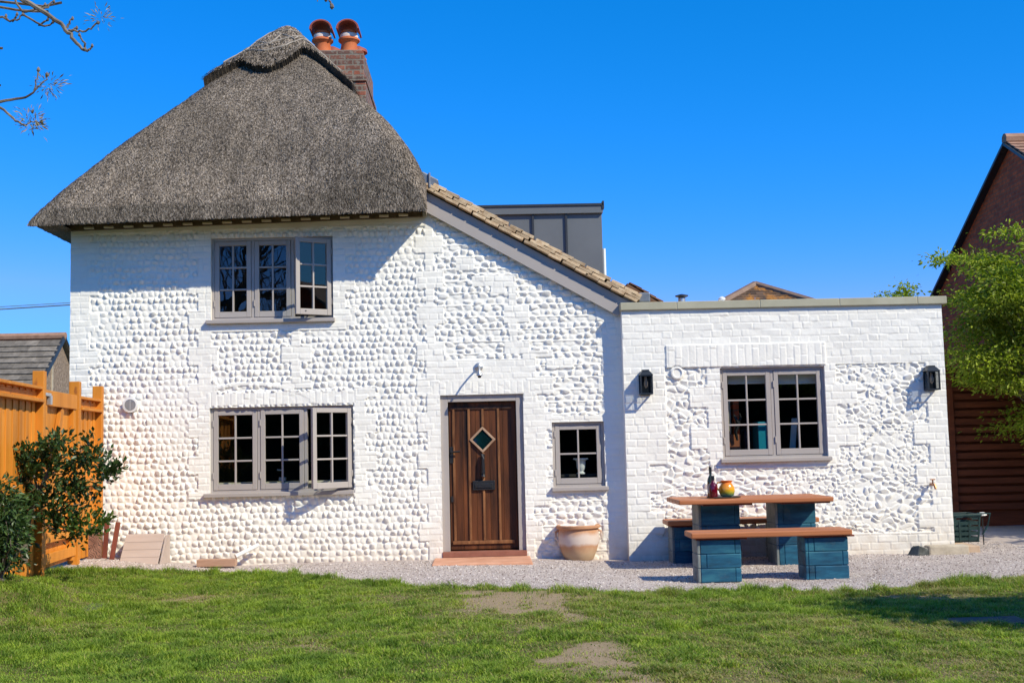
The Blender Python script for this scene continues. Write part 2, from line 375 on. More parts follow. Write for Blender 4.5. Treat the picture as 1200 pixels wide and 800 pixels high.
# ------------------------------------------------------------------ noise and masonry relief
TB = np.random.default_rng(5).random(65536).astype(np.float32)
def hsh(i, j, k=0): return TB[(i * 7349 + j * 9151 + k * 35711 + 1234567) & 65535]
def vnoise(x, y, s=0):
    xi = np.floor(x).astype(np.int64); yi = np.floor(y).astype(np.int64); u = x - xi; v = y - yi
    u = u * u * (3 - 2 * u); v = v * v * (3 - 2 * v)
    return (hsh(xi, yi, s) * (1 - u) + hsh(xi + 1, yi, s) * u) * (1 - v) + (hsh(xi, yi + 1, s) * (1 - u) + hsh(xi + 1, yi + 1, s) * u) * v
def fbm(x, y, s=0, o=4):
    r = 0; a = 0.5
    for k in range(o): r = r + a * vnoise(x * 2 ** k, y * 2 ** k, s + k); a *= 0.5
    return r
def cells(x, z, cw, rh, jx, jz, s):
    row = np.floor(z / rh).astype(np.int64); F1 = np.full(x.shape, 9.0, np.float32); F2 = F1.copy()
    bx = np.zeros_like(F1); bz = np.zeros_like(F1); h1 = np.zeros_like(F1); h2 = np.zeros_like(F1); h3 = np.zeros_like(F1)
    for dr in (-1, 0, 1):
        r = row + dr; off = hsh(r, 0, s) * cw; wd = cw * (0.85 + 0.35 * hsh(r, 1, s)); col = np.floor((x - off) / wd).astype(np.int64)
        for dc in (-1, 0, 1):
            c = col + dc
            dx = (x - ((c + 0.5 + (hsh(r, c, s + 2) - 0.5) * jx) * wd + off)) / wd
            dz = (z - (r + 0.5 + (hsh(r, c, s + 3) - 0.5) * jz) * rh) / rh
            d = np.sqrt(dx * dx + dz * dz) - 0.16 * hsh(r, c, s + 4)
            near = d < F1; F2 = np.where(near, F1, np.minimum(F2, d)); F1 = np.where(near, d, F1)
            bx = np.where(near, dx, bx); bz = np.where(near, dz, bz)
            h1 = np.where(near, hsh(r, c, s + 5), h1); h2 = np.where(near, hsh(r, c, s + 6), h2); h3 = np.where(near, hsh(r, c, s + 7), h3)
    return F1, F2, bx, bz, h1, h2, h3
def cobbles(x, z, cw, rh, jx, jz, s, H, tilt, pack=False):
    wx = x + 0.012 * (vnoise(x * 22, z * 22, 40) - 0.5); wz = z + 0.012 * (vnoise(x * 22, z * 22, 41) - 0.5) + 0.05 * (vnoise(x * 0.8, z * 0.8, 42) - 0.5)
    F1, F2, bx, bz, h1, h2, h3 = cells(wx, wz, cw, rh, jx, jz, s)
    e = sstep(0.10, 0.42, F2 - F1) * sstep(0.52, 0.30, F1); dome = np.sqrt(np.clip(1 - (np.clip(F1 + 0.1, 0, 9) / 0.6) ** 2, 0, 1))
    if pack: e = sstep(0.03, 0.30, F2 - F1) * (0.25 + 0.75 * (h3 > 0.2)); dome = np.sqrt(np.clip(1 - (np.clip(F1 + 0.05, 0, 9) / 0.85) ** 2, 0, 1))
    else: e = e * (0.42 + 0.58 * (h3 > 0.2))
    return e * (0.35 + 0.65 * dome) * H * (0.5 + 0.8 * h1) + e * tilt * ((h2 - 0.5) * 1.6 * bx + (h3 - 0.15) * 1.6 * bz)
def bricks(x, z, L, H, s, joint=0.011, proud=0.007):
    wz = z + 0.010 * (vnoise(x * 1.6, z * 2.5, s + 30) - 0.5) + 0.004 * (vnoise(x * 12, z * 12, s + 31) - 0.5)
    wx = x + 0.008 * (vnoise(x * 9, z * 9, s + 32) - 0.5)
    r = np.floor(wz / H).astype(np.int64); fz = wz / H - r
    off = (r % 2) * 0.5 * L + (hsh(r, 3, s) - 0.5) * 0.35 * L; c = np.floor((wx - off) / L).astype(np.int64); fx = (wx - off) / L - c
    split = hsh(r, c, s + 1) < 0.3; half = np.where(split & (fx > 0.5), 1, 0); ww = np.where(split, L / 2, L); fx = np.where(split, (fx * 2) % 1.0, fx)
    d = np.minimum(np.minimum(fx, 1 - fx) * ww, np.minimum(fz, 1 - fz) * H); c = c * 2 + half
    a, b, g = hsh(r, c, s + 2), hsh(r, c, s + 3), hsh(r, c, s + 4)
    e = sstep(0.0, joint, d)
    return e * (proud * (0.55 + 0.9 * a) + 0.006 * (b - 0.5) * (fx - 0.5) * 2 + 0.005 * (g - 0.5) * (fz - 0.5) * 2) + 0.0025 * (fbm(x * 30, z * 30, s + 20, 3) - 0.5)

def relief_wall(name, Y, x0, x1, z0, z1, res, openings, top, hfun, mat, parent, reveal=0.16):
    """front face of a wall as one fine relief sheet with its openings cut out and their reveals closed"""
    def lines(a, b, cuts):
        g = np.arange(a, b + res, res)
        for c in cuts: g = g[np.abs(g - c) > res * 0.45]
        return np.sort(np.concatenate([g, cuts]))
    xs = lines(x0, x1, [o[0] for o in openings] + [o[1] for o in openings]); zs = lines(z0, z1, [o[2] for o in openings] + [o[3] for o in openings])
    X, Z = np.meshgrid(xs, zs); h = hfun(X, Z)
    V = np.stack([X, Y - h, Z], -1).reshape(-1, 3); nx = len(xs)
    cx = (X[:-1, :-1] + X[1:, 1:]) / 2; cz = (Z[:-1, :-1] + Z[1:, 1:]) / 2
    keep = cz < top(cx)
    for a, b, c, d in openings: keep &= ~((cx > a) & (cx < b) & (cz > c) & (cz < d))
    j, i = np.nonzero(keep); q = j * nx + i
    Fq = np.stack([q, q + 1, q + 1 + nx, q + nx], -1)
    used = np.unique(Fq); mp = np.full(len(V), -1); mp[used] = np.arange(len(used)); V = V[used]; Fq = mp[Fq]
    ev = []; ef = []
    for a, b, c, d in openings:
        for p, r in (((a, c), (b, c)), ((b, c), (b, d)), ((b, d), (a, d)), ((a, d), (a, c))):
            n = max(2, int(max(abs(p[0] - r[0]), abs(p[1] - r[1])) / 0.05)); k0 = len(V) + len(ev)
            for t in np.linspace(0, 1, n + 1):
                x, z = p[0] + (r[0] - p[0]) * t, p[1] + (r[1] - p[1]) * t
                hh = float(hfun(np.array([[x]]), np.array([[z]]))[0, 0])
                ev += [(x, Y - hh, z), (x, Y + reveal, z)]
            ef += [(k0 + 2 * k, k0 + 2 * k + 1, k0 + 2 * k + 3, k0 + 2 * k + 2) for k in range(n)]
    if ev: V = np.concatenate([V, np.array(ev)]); Fq = np.concatenate([Fq, np.array(ef)])
    return link(name, np_mesh(name, V, Fq, True), mat, parent)

def tile_slope(mb, o, u, v, W_, L_, tw, gauge, th=0.02, jit=0.006, over=1.25):
    """individual tiles laid in courses; o = lower corner, u along the eaves, v up the slope"""
    o, u, v = Vector(o), Vector(u).normalized(), Vector(v).normalized(); n = u.cross(v)
    if n.z < 0: n = -n
    rows = int(L_ / gauge); cols = int(W_ / tw) + 1
    for r in range(rows):
        for c in range(cols):
            a = c * tw - (tw / 2 if r % 2 else 0); b = a + tw * 0.985; a, b = max(a, 0), min(b, W_)
            if b - a < 0.03: continue
            j = random.uniform(-jit, jit); s0 = r * gauge + j; s1 = min(s0 + gauge * over, L_ + 0.02)
            p = [o + u * a + v * s0, o + u * b + v * s0, o + u * b + v * s1, o + u * a + v * s1]
            l0 = th * 1.9 + random.uniform(0, jit); l1 = th * 0.9
            lo = [p[0] + n * (l0 - th), p[1] + n * (l0 - th), p[2] + n * (l1 - th), p[3] + n * (l1 - th)]
            hi = [p[0] + n * l0, p[1] + n * l0, p[2] + n * l1, p[3] + n * l1]
            mb.add(lo + hi, [(3, 2, 1, 0), (4, 5, 6, 7), (0, 1, 5, 4), (1, 2, 6, 5), (2, 3, 7, 6), (3, 0, 4, 7)])
    return mb

def leaf_mesh(name, P, D, size, rng, aspect=0.45, droop=0.2, norm_up=0.5, fold=True):
    """leaves: P positions, D rough directions, each a folded rhombus of two triangles"""
    n = len(P); D = D / (np.linalg.norm(D, axis=1, keepdims=True) + 1e-9)
    D = D + np.array([0, 0, -droop]); D /= np.linalg.norm(D, axis=1, keepdims=True)
    U = rng.normal(size=(n, 3)) + np.array([0, 0, norm_up * 2]); S = np.cross(D, U); S /= np.linalg.norm(S, axis=1, keepdims=True) + 1e-9
    N = np.cross(S, D); L = size * (0.6 + 0.8 * rng.random(n))[:, None]; Wd = L * aspect / 2
    a = P; b = P + D * L * 0.5 + S * Wd + N * L * 0.08; c = P + D * L; d = P + D * L * 0.5 - S * Wd + N * L * 0.08
    V = np.stack([a, b, c, d], 1).reshape(-1, 3); k = np.arange(n) * 4
    Fq = np.concatenate([np.stack([k, k + 1, k + 2], -1), np.stack([k, k + 2, k + 3], -1)])
    return np_mesh(name, V, Fq)
# ================================================================== COTTAGE
YW, YX = 14.0, 13.82                       # front faces of the cottage and of the extension
cottage = thing("thatched_cottage", "white painted flint cottage with steep grey thatched roof, brick chimney and oak door", "cottage", (-1.6, YW, 0))
def prect(x0, y0, x1, y1, Y):
    mx, my = (x0 + x1) / 2, (y0 + y1) / 2
    return at(x0, my, Y).x, at(x1, my, Y).x, at(mx, y1, Y).z, at(mx, y0, Y).z
XWL = at(82, 450, YW).x; XJ = at(732.5, 500, YX).x; XE = at(1110, 500, YX).x
def brick_mask(X, Z, rects, Y, tooth=0.21):
    par = np.floor((Z + 0.02 * (vnoise(X * 3, Z * 3, 77) - 0.5)) / tooth).astype(np.int64) % 2
    m = np.zeros(X.shape, bool)
    for (x0, y0, x1, y1, tl, tr) in rects:
        a, b, c, d = prect(x0, y0, x1, y1, Y)
        m |= (X > a - tl * 0.01 * par) & (X < b + tr * 0.01 * par) & (Z > c) & (Z < d)
    return m
CB = [(70, 240, 105, 600, 0, 11), (232, 262, 248, 585, 11, 0), (390, 268, 405, 386, 0, 11), (241, 377, 394, 388, 0, 0), (330, 250, 412, 262, 0, 0),
      (240, 388, 246, 470, 0, 10), (341, 388, 353, 455, 11, 12), (243, 459, 417, 474, 0, 0), (415, 453, 429, 592, 0, 13),
      (498, 240, 509, 430, 11, 11), (501, 420, 518, 660, 11, 0), (508, 421, 628, 462, 0, 0), (613, 410, 628, 480, 0, 20),
      (613, 470, 640, 592, 0, 9), (613, 590, 626, 660, 0, 10), (596, 335, 606, 415, 6, 14), (556, 322, 600, 336, 4, 4), (640, 486, 712, 495, 0, 0), (640, 568, 712, 580, 0, 0),
      (708, 330, 760, 665, 6, 0), (82, 250, 500, 269, 0, 0), (640, 420, 672, 432, 0, 6), (534, 300, 556, 318, 5, 8), (575, 335, 592, 345, 0, 0)]
WIN_U = (247.5, 278, 390.5, 374); WIN_L = (246, 476, 414.5, 576); WIN_S = (647.5, 494, 708.5, 570); DOOR = (517.5, 462, 615, 650)
WIN_X = (845, 430, 968, 536)
slopeA, slopeB = at(497, 236, YW), at(738, 354, YW)
def cot_top(x):
    return np.where(x < slopeA.x, 4.2, slopeA.z + 0.02 + (slopeB.z - slopeA.z) * (x - slopeA.x) / (slopeB.x - slopeA.x))
sol = [prect(243, 459, 417, 474, YW), prect(505, 447, 627, 461, YW)]
XLT = at(515, 450, YW).x
def cot_h(X, Z):
    X = X.astype(np.float64); Z = Z.astype(np.float64)
    hc = cobbles(X, Z, 0.071, 0.0745, 0.45, 0.3, 3, 0.021, 0.025)
    hf = cobbles(X, Z, 0.10, 0.072, 0.6, 0.4, 9, 0.020, 0.024)
    low = np.abs(((Z + 0.02 * vnoise(X * 2, Z * 0, 6)) / 0.144) % 1 - 0.5) < 0.07          # level beds in the lean-to wall
    hf = np.where(low, np.maximum(hf, 0.012), hf)
    hc = np.where(X > XLT, hf, hc)
    hc = hc * (0.45 + 0.55 * sstep(-0.1, 0.25, Z + 0.2 * vnoise(X * 3, Z * 3, 8)))
    ed = vnoise(X * 1.1, Z * 1.1, 61); hc = np.where(ed > 0.80, hc * 0.55 + 0.006, hc)      # patches buried in old render
    hb = 0.016 + bricks(X, Z, 0.225, 0.0715, 12, 0.010, 0.0036) * (0.55 + 0.9 * vnoise(X * 3, Z * 3, 64))
    hsld = 0.016 + bricks(Z + 3.3, X, 0.30, 0.076, 15, 0.010, 0.0036)
    sm = np.zeros(X.shape, bool)
    for a, b, c, d in sol: sm |= (X > a) & (X < b) & (Z > c) & (Z < d)
    hb = np.where(sm, hsld, hb)
    m = brick_mask(X, Z, CB, YW)
    h = np.where(m, hb, hc + 0.003)
    a0, a1 = at(250, 456, YW), at(332, 456, YW); cxa = (a0.x + a1.x) / 2                     # relieving arch over the lower window
    ra = np.abs(Z - (a0.z + 0.055 * (1 - ((X - cxa) / (a1.x - cxa)) ** 2))); inr = (X > a0.x) & (X < a1.x + 0.3)
    h = np.where(inr & (ra < 0.022), np.maximum(h, 0.02), h)
    plas = sstep(3.85, 3.89, Z - 0.02 * (X + 4.8)) * (X < slopeA.x - 0.05)                           # smooth band under the eaves
    h = h * (1 - plas) + 0.02 * plas
    lean = 0.05 * sstep(-4.2, -4.85, X) * 0                                                  
    return h + 0.012 * (fbm(X * 0.9, Z * 0.9, 70, 3) - 0.5) + 0.002 * (fbm(X * 40, Z * 40, 71, 2) - 0.5) + lean
ops = [prect(*WIN_U, YW), prect(*WIN_L, YW), prect(*WIN_S, YW), prect(*DOOR, YW)]
relief_wall("front_wall", YW, XWL, XJ + 0.12, -0.12, 4.2, 0.008, ops, cot_top, cot_h, MAT['white'], cottage, 0.15)
b = MB()
b.box(XWL + 0.004, XWL + 0.25, YW + 0.003, 20.0, -0.1, 4.05)
b.box(XWL + 0.25, XJ + 0.1, 19.75, 20.0, -0.1, 4.0)
b.box(XJ - 0.12, XJ + 0.13, YW + 0.02, 19.75, -0.1, 2.72)
obj("side_wall", b, MAT['white'], cottage)
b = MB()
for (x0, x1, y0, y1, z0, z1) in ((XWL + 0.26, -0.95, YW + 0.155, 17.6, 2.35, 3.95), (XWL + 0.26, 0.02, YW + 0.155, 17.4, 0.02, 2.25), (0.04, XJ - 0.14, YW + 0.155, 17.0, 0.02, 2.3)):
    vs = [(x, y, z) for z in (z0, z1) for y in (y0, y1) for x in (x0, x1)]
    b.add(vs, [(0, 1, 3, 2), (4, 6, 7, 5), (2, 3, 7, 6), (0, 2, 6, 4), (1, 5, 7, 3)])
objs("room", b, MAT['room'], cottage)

# ------------------------------------------------------------------ windows
def casement(parent, M4, wd, ht, nx, nz, hinge_left=False):
    """leaf with its hinge line at the local origin, front at y = 0, opening towards -x"""
    st, br, gb, dp = 0.052, 0.068, 0.02, 0.045
    def T(mb): mb.v = [tuple(M4 @ Vector(v)) for v in mb.v]; return mb
    f = MB(); f.box(-wd, -wd + st, 0, dp, 0, ht); f.box(-st, 0, 0, dp, 0, ht)
    f.box(-wd + st, -st, 0.001, dp, 0, br); f.box(-wd + st, -st, 0.001, dp, ht - st, ht)
    gx0, gx1, gz0, gz1 = -wd + st, -st, br, ht - st
    for k in range(1, nx): x = gx0 + (gx1 - gx0) * k / nx; f.box(x - gb / 2, x + gb / 2, 0.006, dp - 0.004, gz0, gz1)
    for k in range(1, nz): z = gz0 + (gz1 - gz0) * k / nz; f.box(gx0, gx1, 0.008, dp - 0.006, z - gb / 2, z + gb / 2)
    obj("casement", T(f), MAT['taupe'], parent, bevel=0.004)
    g = MB(); g.add([(gx0, 0.027, gz0), (gx1, 0.027, gz0), (gx1, 0.027, gz1), (gx0, 0.027, gz1)], [(0, 1, 2, 3)])
    obj("pane", T(g), MAT['glass'], parent)
    hg = MB()
    for z in (ht * 0.14, ht * 0.8):
        x = -wd - 0.004 if hinge_left else 0.004
        hg.box(x - 0.007, x + 0.007, -0.008, 0.004, z, z + 0.075)
    objs("hinge", T(hg), MAT['taupe'], parent, bevel=0.002)
def make_window(parent, px, Y, n, nx, nz, open_last=0.0, sill_l=0.06, sill_r=0.0, board=True):
    x0, x1, z0, z1 = prect(*px, Y); yf = Y + 0.028; fr = 0.034; mu = 0.036
    f = MB(); f.box(x0, x0 + fr, yf, yf + 0.09, z0, z1); f.box(x1 - fr, x1, yf, yf + 0.09, z0, z1)
    f.box(x0 + fr, x1 - fr, yf + 0.001, yf + 0.09, z1 - fr, z1); f.box(x0 + fr, x1 - fr, yf + 0.001, yf + 0.09, z0, z0 + 0.03)
    iw = (x1 - x0 - 2 * fr - (n - 1) * mu) / n
    for k in range(1, n): x = x0 + fr + iw * k + mu * (k - 1); f.box(x, x + mu, yf + 0.002, yf + 0.088, z0 + 0.03, z1 - fr)
    w_ = obj("window", f, MAT['taupe'], parent, bevel=0.004)
    for k in range(n):
        xr = x0 + fr + iw * (k + 1) + mu * k
        ang = open_last if k == n - 1 else 0.0
        if ang:
            M4 = Matrix.Translation((xr + 0.012, yf - 0.03, z0 + 0.032)) @ Matrix.Rotation(ang, 4, 'Z')
        else:
            M4 = Matrix.Translation((xr - 0.003, yf - 0.006, z0 + 0.033))
        casement(w_, M4, iw - 0.006 if not ang else iw + 0.01, z1 - z0 - fr - 0.036, nx, nz, hinge_left=(not ang))
    s = MB(); s.prism([(x0 - sill_l, Y - 0.075, z0 - 0.045), (x0 - sill_l, Y - 0.075, z0 - 0.002), (x0 - sill_l, Y + 0.1, z0 + 0.014), (x0 - sill_l, Y + 0.1, z0 - 0.05)], (x1 - x0 + sill_l + sill_r, 0, 0))
    obj("sill", s, MAT['taupe'], w_, bevel=0.005)
    if board:
        s = MB(); s.box(x0 + 0.02, x1 - 0.02, Y + 0.16, Y + 0.36, z0 + 0.085, z0 + 0.115); s.box(x0 + 0.02, x1 - 0.02, Y + 0.2, Y + 0.22, z0 + 0.03, z0 + 0.085)
        obj("window_board", s, MAT['cream'], w_, bevel=0.004)
    if open_last:
        sy = MB(); xr = x1 - fr
        sy.beam((xr - iw * 0.55, yf + 0.03, z0 + 0.06), (xr - iw * 0.62, yf - 0.2, z0 + 0.075), 0.014, 0.006)
        obj("stay", sy, MAT['black'], w_)
    return w_, (x0, x1, z0, z1)
make_window(cottage, WIN_U, YW, 3, 2, 3, R(30), 0.05, 0.02, False)
make_window(cottage, WIN_L, YW, 3, 2, 3, R(39), 0.06, 0.0, True)
make_window(cottage, WIN_S, YW, 1, 2, 2, 0.0, 0.02, 0.03, False)

# ------------------------------------------------------------------ front door
dx0, dx1, dz0, dz1 = prect(*DOOR, YW)
f = MB(); yf = YW + 0.02; jw = 0.085
f.box(dx0, dx0 + jw, yf, yf + 0.13, dz0 + 0.045, dz1); f.box(dx1 - jw, dx1, yf, yf + 0.13, dz0 + 0.045, dz1); f.box(dx0 + jw, dx1 - jw, yf + 0.001, yf + 0.13, dz1 - 0.08, dz1)
lx0, lx1, lz0, lz1 = dx0 + jw, dx1 - jw, dz0 + 0.06, dz1 - 0.08; yl = YW + 0.105; lw = lx1 - lx0
d = MB(); npl = 5; pw = (lw - 0.012) / npl
for k in range(npl): d.box(lx0 + 0.006 + pw * k + 0.001, lx0 + 0.006 + pw * (k + 1) - 0.001, yl, yl + 0.045, lz0, lz1 - 0.006)
door = obj("front_door", d, MAT['door'], cottage, bevel=0.003)
obj("door_frame", f, MAT['taupe'], door, bevel=0.004)
zc = lz0 + (lz1 - lz0) * 0.74; xc = lx0 + lw * 0.50; dr = 0.155
s = MB()
for fx in (0.075, 0.30, 0.505, 0.735):
    x = lx0 + lw * fx; segs = [(lz0 + 0.1, lz1 - 0.075)]
    if fx == 0.505: segs = [(lz0 + 0.1, zc - dr), (zc + dr, lz1 - 0.075)]
    for a, c in segs: s.box(x - 0.014, x + 0.014, yl - 0.018, yl + 0.002, a, c)
s.box(lx0 + 0.03, lx1 - 0.05, yl - 0.02, yl + 0.002, lz0 + 0.06, lz0 + 0.1); s.box(lx0 + 0.03, lx1 - 0.05, yl - 0.016, yl + 0.002, lz1 - 0.09, lz1 - 0.065)
objs("cover_strip", s, MAT['doorstrip'], door, bevel=0.005)
q = MB()
for k in range(4):
    a0, a1 = math.pi / 2 * k, math.pi / 2 * (k + 1)
    P = lambda r, a: (xc + r * math.cos(a), yl - 0.03, zc + r * math.sin(a))
    q.prism([P(dr, a0), P(dr, a1), P(dr - 0.035, a1), P(dr - 0.035, a0)], (0, 0.032, 0))
obj("diamond_frame", q, mottled("pale_worn_oak", (0.30, 0.17, 0.1), (0.48, 0.33, 0.22), 9, 0.6, 0.2, 60), door, bevel=0.003)
q = MB(); q.prism([P(dr - 0.034, math.pi / 2 * k) for k in range(4)], (0, 0.012, 0)); q.v = [(x, y + 0.014, z) for x, y, z in q.v]
bgm = NB("stained_glass"); vo = bgm.n("TexVoronoi", Scale=14.0); bgm.l(bgm.coord(), vo.inputs["Vector"])
cmix = bgm.ramp(bgm.noise(5, 2), [(0.35, (0.002, 0.005, 0.005)), (0.62, (0.003, 0.022, 0.026)), (0.78, (0.008, 0.02, 0.06))])
obj("diamond_pane", q, bgm.done(cmix, 0.06, spec=0.8), door)
q = MB(); zl = lz0 + (lz1 - lz0) * 0.43; q.box(xc - 0.125, xc + 0.135, yl - 0.03, yl - 0.001, zl - 0.055, zl + 0.055); q.box(xc - 0.1, xc + 0.11, yl - 0.04, yl - 0.029, zl - 0.03, zl + 0.024)
obj("letterbox", q, MAT['black'], door, bevel=0.005)
q = MB(); q.tube([(xc, yl - 0.022, zc - dr - 0.02), (xc, yl - 0.05, zc - dr - 0.07), (xc, yl - 0.05, zl + 0.14)], [0.024, 0.02, 0.026], 8); q.lathe((xc, yl - 0.04, zl + 0.1), [(0.03, 0), (0.02, 0.04)], 10)
obj("knocker", q, MAT['black'], door, smooth=True)
q = MB(); hx = lx0 + lw * 0.04; hz = lz0 + (lz1 - lz0) * 0.66
q.box(hx - 0.022, hx + 0.026, yl - 0.018, yl, hz - 0.13, hz + 0.06); q.tube([(hx, yl - 0.02, hz), (hx, yl - 0.06, hz), (hx + 0.1, yl - 0.06, hz + 0.005)], 0.011, 8)
q.box(hx - 0.016, hx + 0.02, yl - 0.014, yl, lz0 + 0.55, lz0 + 0.62)
objs("handle", q, MAT['black'], door, bevel=0.003)
q = MB(); q.box(dx0 - 0.005, dx1 + 0.005, YW - 0.03, YW + 0.15, dz0 - 0.02, dz0 + 0.045)
obj("threshold", q, MAT['threshold'], door, bevel=0.006)
q = MB(); a = gp(506, 662); c = gp(624, 660)
q.box(a.x, c.x, a.y, YW - 0.035, -0.06, float(gz((a.x + c.x) / 2, 13.7)) + 0.022)
tag(obj("doorstep", q, MAT['doorstep'], bevel=0.012), "flat terracotta tiled step laid in the gravel below the front door", "doorstep")

# ------------------------------------------------------------------ thatch
YF, YA, YB0, YB = 13.45, 16.2, 17.4, 20.4
eL, eR, AP = at(35, 262, YF), at(498, 244, YF), at(338, 39, YA)
XL, XR, XA, ZA = eL.x, eR.x, AP.x, AP.z
def th_t(x, y):
    tf = (y - YF) / (YA - YF); tl = (x - XL) / (XA - XL); tr = (XR - x) / (XR - XA); tb = (YB - y) / (YB - YB0); k = 22.0
    return -np.log(np.exp(-k * tf) + np.exp(-k * tl) + np.exp(-k * tr) + np.exp(-k * tb)) / k + 0.032, tf
def th_e(x): return eL.z + (eR.z - eL.z) * np.clip((x - XL) / (XR - XL), 0, 1)
def th_z(x, y):
    t, _ = th_t(x, y); t = np.clip(t, 0, 1.05); rgt = sstep(XA - 0.4, XR, x)
    e = th_e(x); lip = 0.05 + 0.27 * rgt ** 2
    z = e + lip * (1 - np.exp(-t / 0.03)) + (ZA - e - lip) * t + (0.16 + 0.36 * rgt) * 2.9 * np.clip(t, 0, 1) * (1 - np.clip(t, 0, 1)) ** 1.5
    return z + 0.05 * (fbm(x * 1.6, y * 1.6, 90, 4) - 0.5) + 0.025 * (fbm(x * 9, y * 9, 95, 3) - 0.5)
def grid_surface(xs, ys, zf, keep=None, drop=None, base=None, inset=0.0):
    X, Y = np.meshgrid(xs, ys); Z = zf(X, Y); nx = len(xs)
    V = np.stack([X, Y, Z], -1).reshape(-1, 3)
    cx = (X[:-1, :-1] + X[1:, 1:]) / 2; cy = (Y[:-1, :-1] + Y[1:, 1:]) / 2
    K = np.ones(cx.shape, bool) if keep is None else keep(cx, cy)
    j, i = np.nonzero(K); q = j * nx + i; Fq = np.stack([q, q + 1, q + 1 + nx, q + nx], -1)
    KP = np.pad(K, 1); edges = []
    for (dj, di, e0, e1) in ((-1, 0, 0, 1), (1, 0, 2, 3), (0, -1, 3, 0), (0, 1, 1, 2)):
        nb = KP[1 + dj:KP.shape[0] - 1 + dj, 1 + di:KP.shape[1] - 1 + di]
        bb = nb[j, i] == False
        edges.append(np.stack([Fq[bb, e0], Fq[bb, e1]], -1))
    E = np.concatenate(edges); ids = np.unique(E); mp = np.zeros(len(V), int); mp[ids] = np.arange(len(ids)) + len(V)
    low = V[ids].copy(); low[:, 1] += inset; low[:, 2] = base(low[:, 0], low[:, 1]) if base is not None else low[:, 2] - drop
    S = np.stack([E[:, 1], E[:, 0], mp[E[:, 0]], mp[E[:, 1]]], -1)
    V = np.concatenate([V, low]); Fq = np.concatenate([Fq, S])
    used = np.unique(Fq); m2 = np.full(len(V), -1); m2[used] = np.arange(len(used))
    return V[used], m2[Fq]
def slivers(n, xr, yr, zf, L, Wd, lift, rng, mask=None):
    x = rng.uniform(*xr, n); y = rng.uniform(*yr, n)
    if mask is not None: k = mask(x, y); x, y = x[k], y[k]
    n = len(x); e = 0.02; gx = (zf(x + e, y) - zf(x - e, y)) / (2 * e); gy = (zf(x, y + e) - zf(x, y - e)) / (2 * e)
    gl = np.sqrt(gx * gx + gy * gy); k = gl < 60; x, y, gx, gy, gl = x[k], y[k], gx[k], gy[k], gl[k]; n = len(x)
    N = np.stack([-gx, -gy, np.ones(n)], -1); N /= np.linalg.norm(N, axis=1, keepdims=True)
    D = np.stack([-gx, -gy, -gl * gl], -1); D /= np.linalg.norm(D, axis=1, keepdims=True); S = np.cross(N, D)
    a = rng.normal(0, 0.32, n)[:, None]; D2 = D * np.cos(a) + S * np.sin(a); S2 = np.cross(N, D2)
    P = np.stack([x, y, zf(x, y)], -1) - N * 0.001; l = (L * (0.5 + rng.random(n)))[:, None]; ww = (Wd * (0.6 + 0.8 * rng.random(n)))[:, None]
    P = P + N * (lift * (0.25 + 0.75 * rng.random(n)))[:, None]
    Q = P + D2 * l - N * (lift * (1.1 * rng.random(n) - 0.15))[:, None]
    V = np.stack([P - S2 * ww, P + S2 * ww, Q + S2 * ww * 0.7, Q - S2 * ww * 0.7], 1).reshape(-1, 3); i = np.arange(n) * 4
    return V, np.stack([i, i + 1, i + 2, i + 3], -1)
def merge(*parts):
    Vs, Fs, o = [], [], 0
    for V, Fq in parts: Vs.append(V); Fs.append(Fq + o); o += len(V)
    return np.concatenate(Vs), np.concatenate(Fs)
V, Fq = grid_surface(np.arange(XL, XR + 0.001, (XR - XL) / 150), np.concatenate([YF + np.linspace(0, 0.2, 34), np.arange(YF + 0.22, YB + 0.001, (YB - YF) / 260)]), th_z, base=lambda x, y: th_e(x) + 0.012 * (vnoise(x * 25, y * 25, 4) - 0.5))
S1 = slivers(230000, (XL, XR), (YF, 17.2), th_z, 0.028, 0.0052, 0.016, RNG)
# straw ends hanging over the eaves
n = 46000; ex = RNG.uniform(XL, XR, n); rgt = sstep(XA - 0.4, XR, ex); ztop = th_z(ex, np.full(n, YF)); zz = th_e(ex) + 0.004 + RNG.random(n) ** 1.3 * (ztop + 0.02 - th_e(ex)); l = 0.018 + 0.026 * RNG.random(n)
P0 = np.stack([ex, YF - 0.022 * RNG.random(n), zz], -1); dn_ = np.stack([RNG.normal(0, 0.35, n), 0.25 * RNG.random(n), -np.ones(n)], -1) * l[:, None]
sw = np.stack([np.full(n, 0.006), np.zeros(n), np.zeros(n)], -1); i4 = np.arange(n) * 4
S2 = (np.stack([P0 - sw, P0 + sw, P0 + dn_ + sw * .7, P0 + dn_ - sw * .7], 1).reshape(-1, 3), np.stack([i4, i4 + 1, i4 + 2, i4 + 3], -1))
xq = XWL + 0.03; zq = float(th_e(xq))
c4 = np.array([[XL, YF, eL.z + .004], [xq, YF, zq + .004], [xq, YB, zq + .004], [XL, YB, eL.z + .004], [xq, YF, zq + .004], [XR, YF, eR.z + .004], [XR, YW + 0.05, eR.z + .13], [xq, YW + 0.05, zq + .13]])
V, Fq = merge((V, Fq), S1, S2, (c4, np.array([[0, 3, 2, 1], [4, 7, 6, 5]])))
thatch = link("thatch", np_mesh("thatch", V, Fq), MAT['thatch'], cottage)
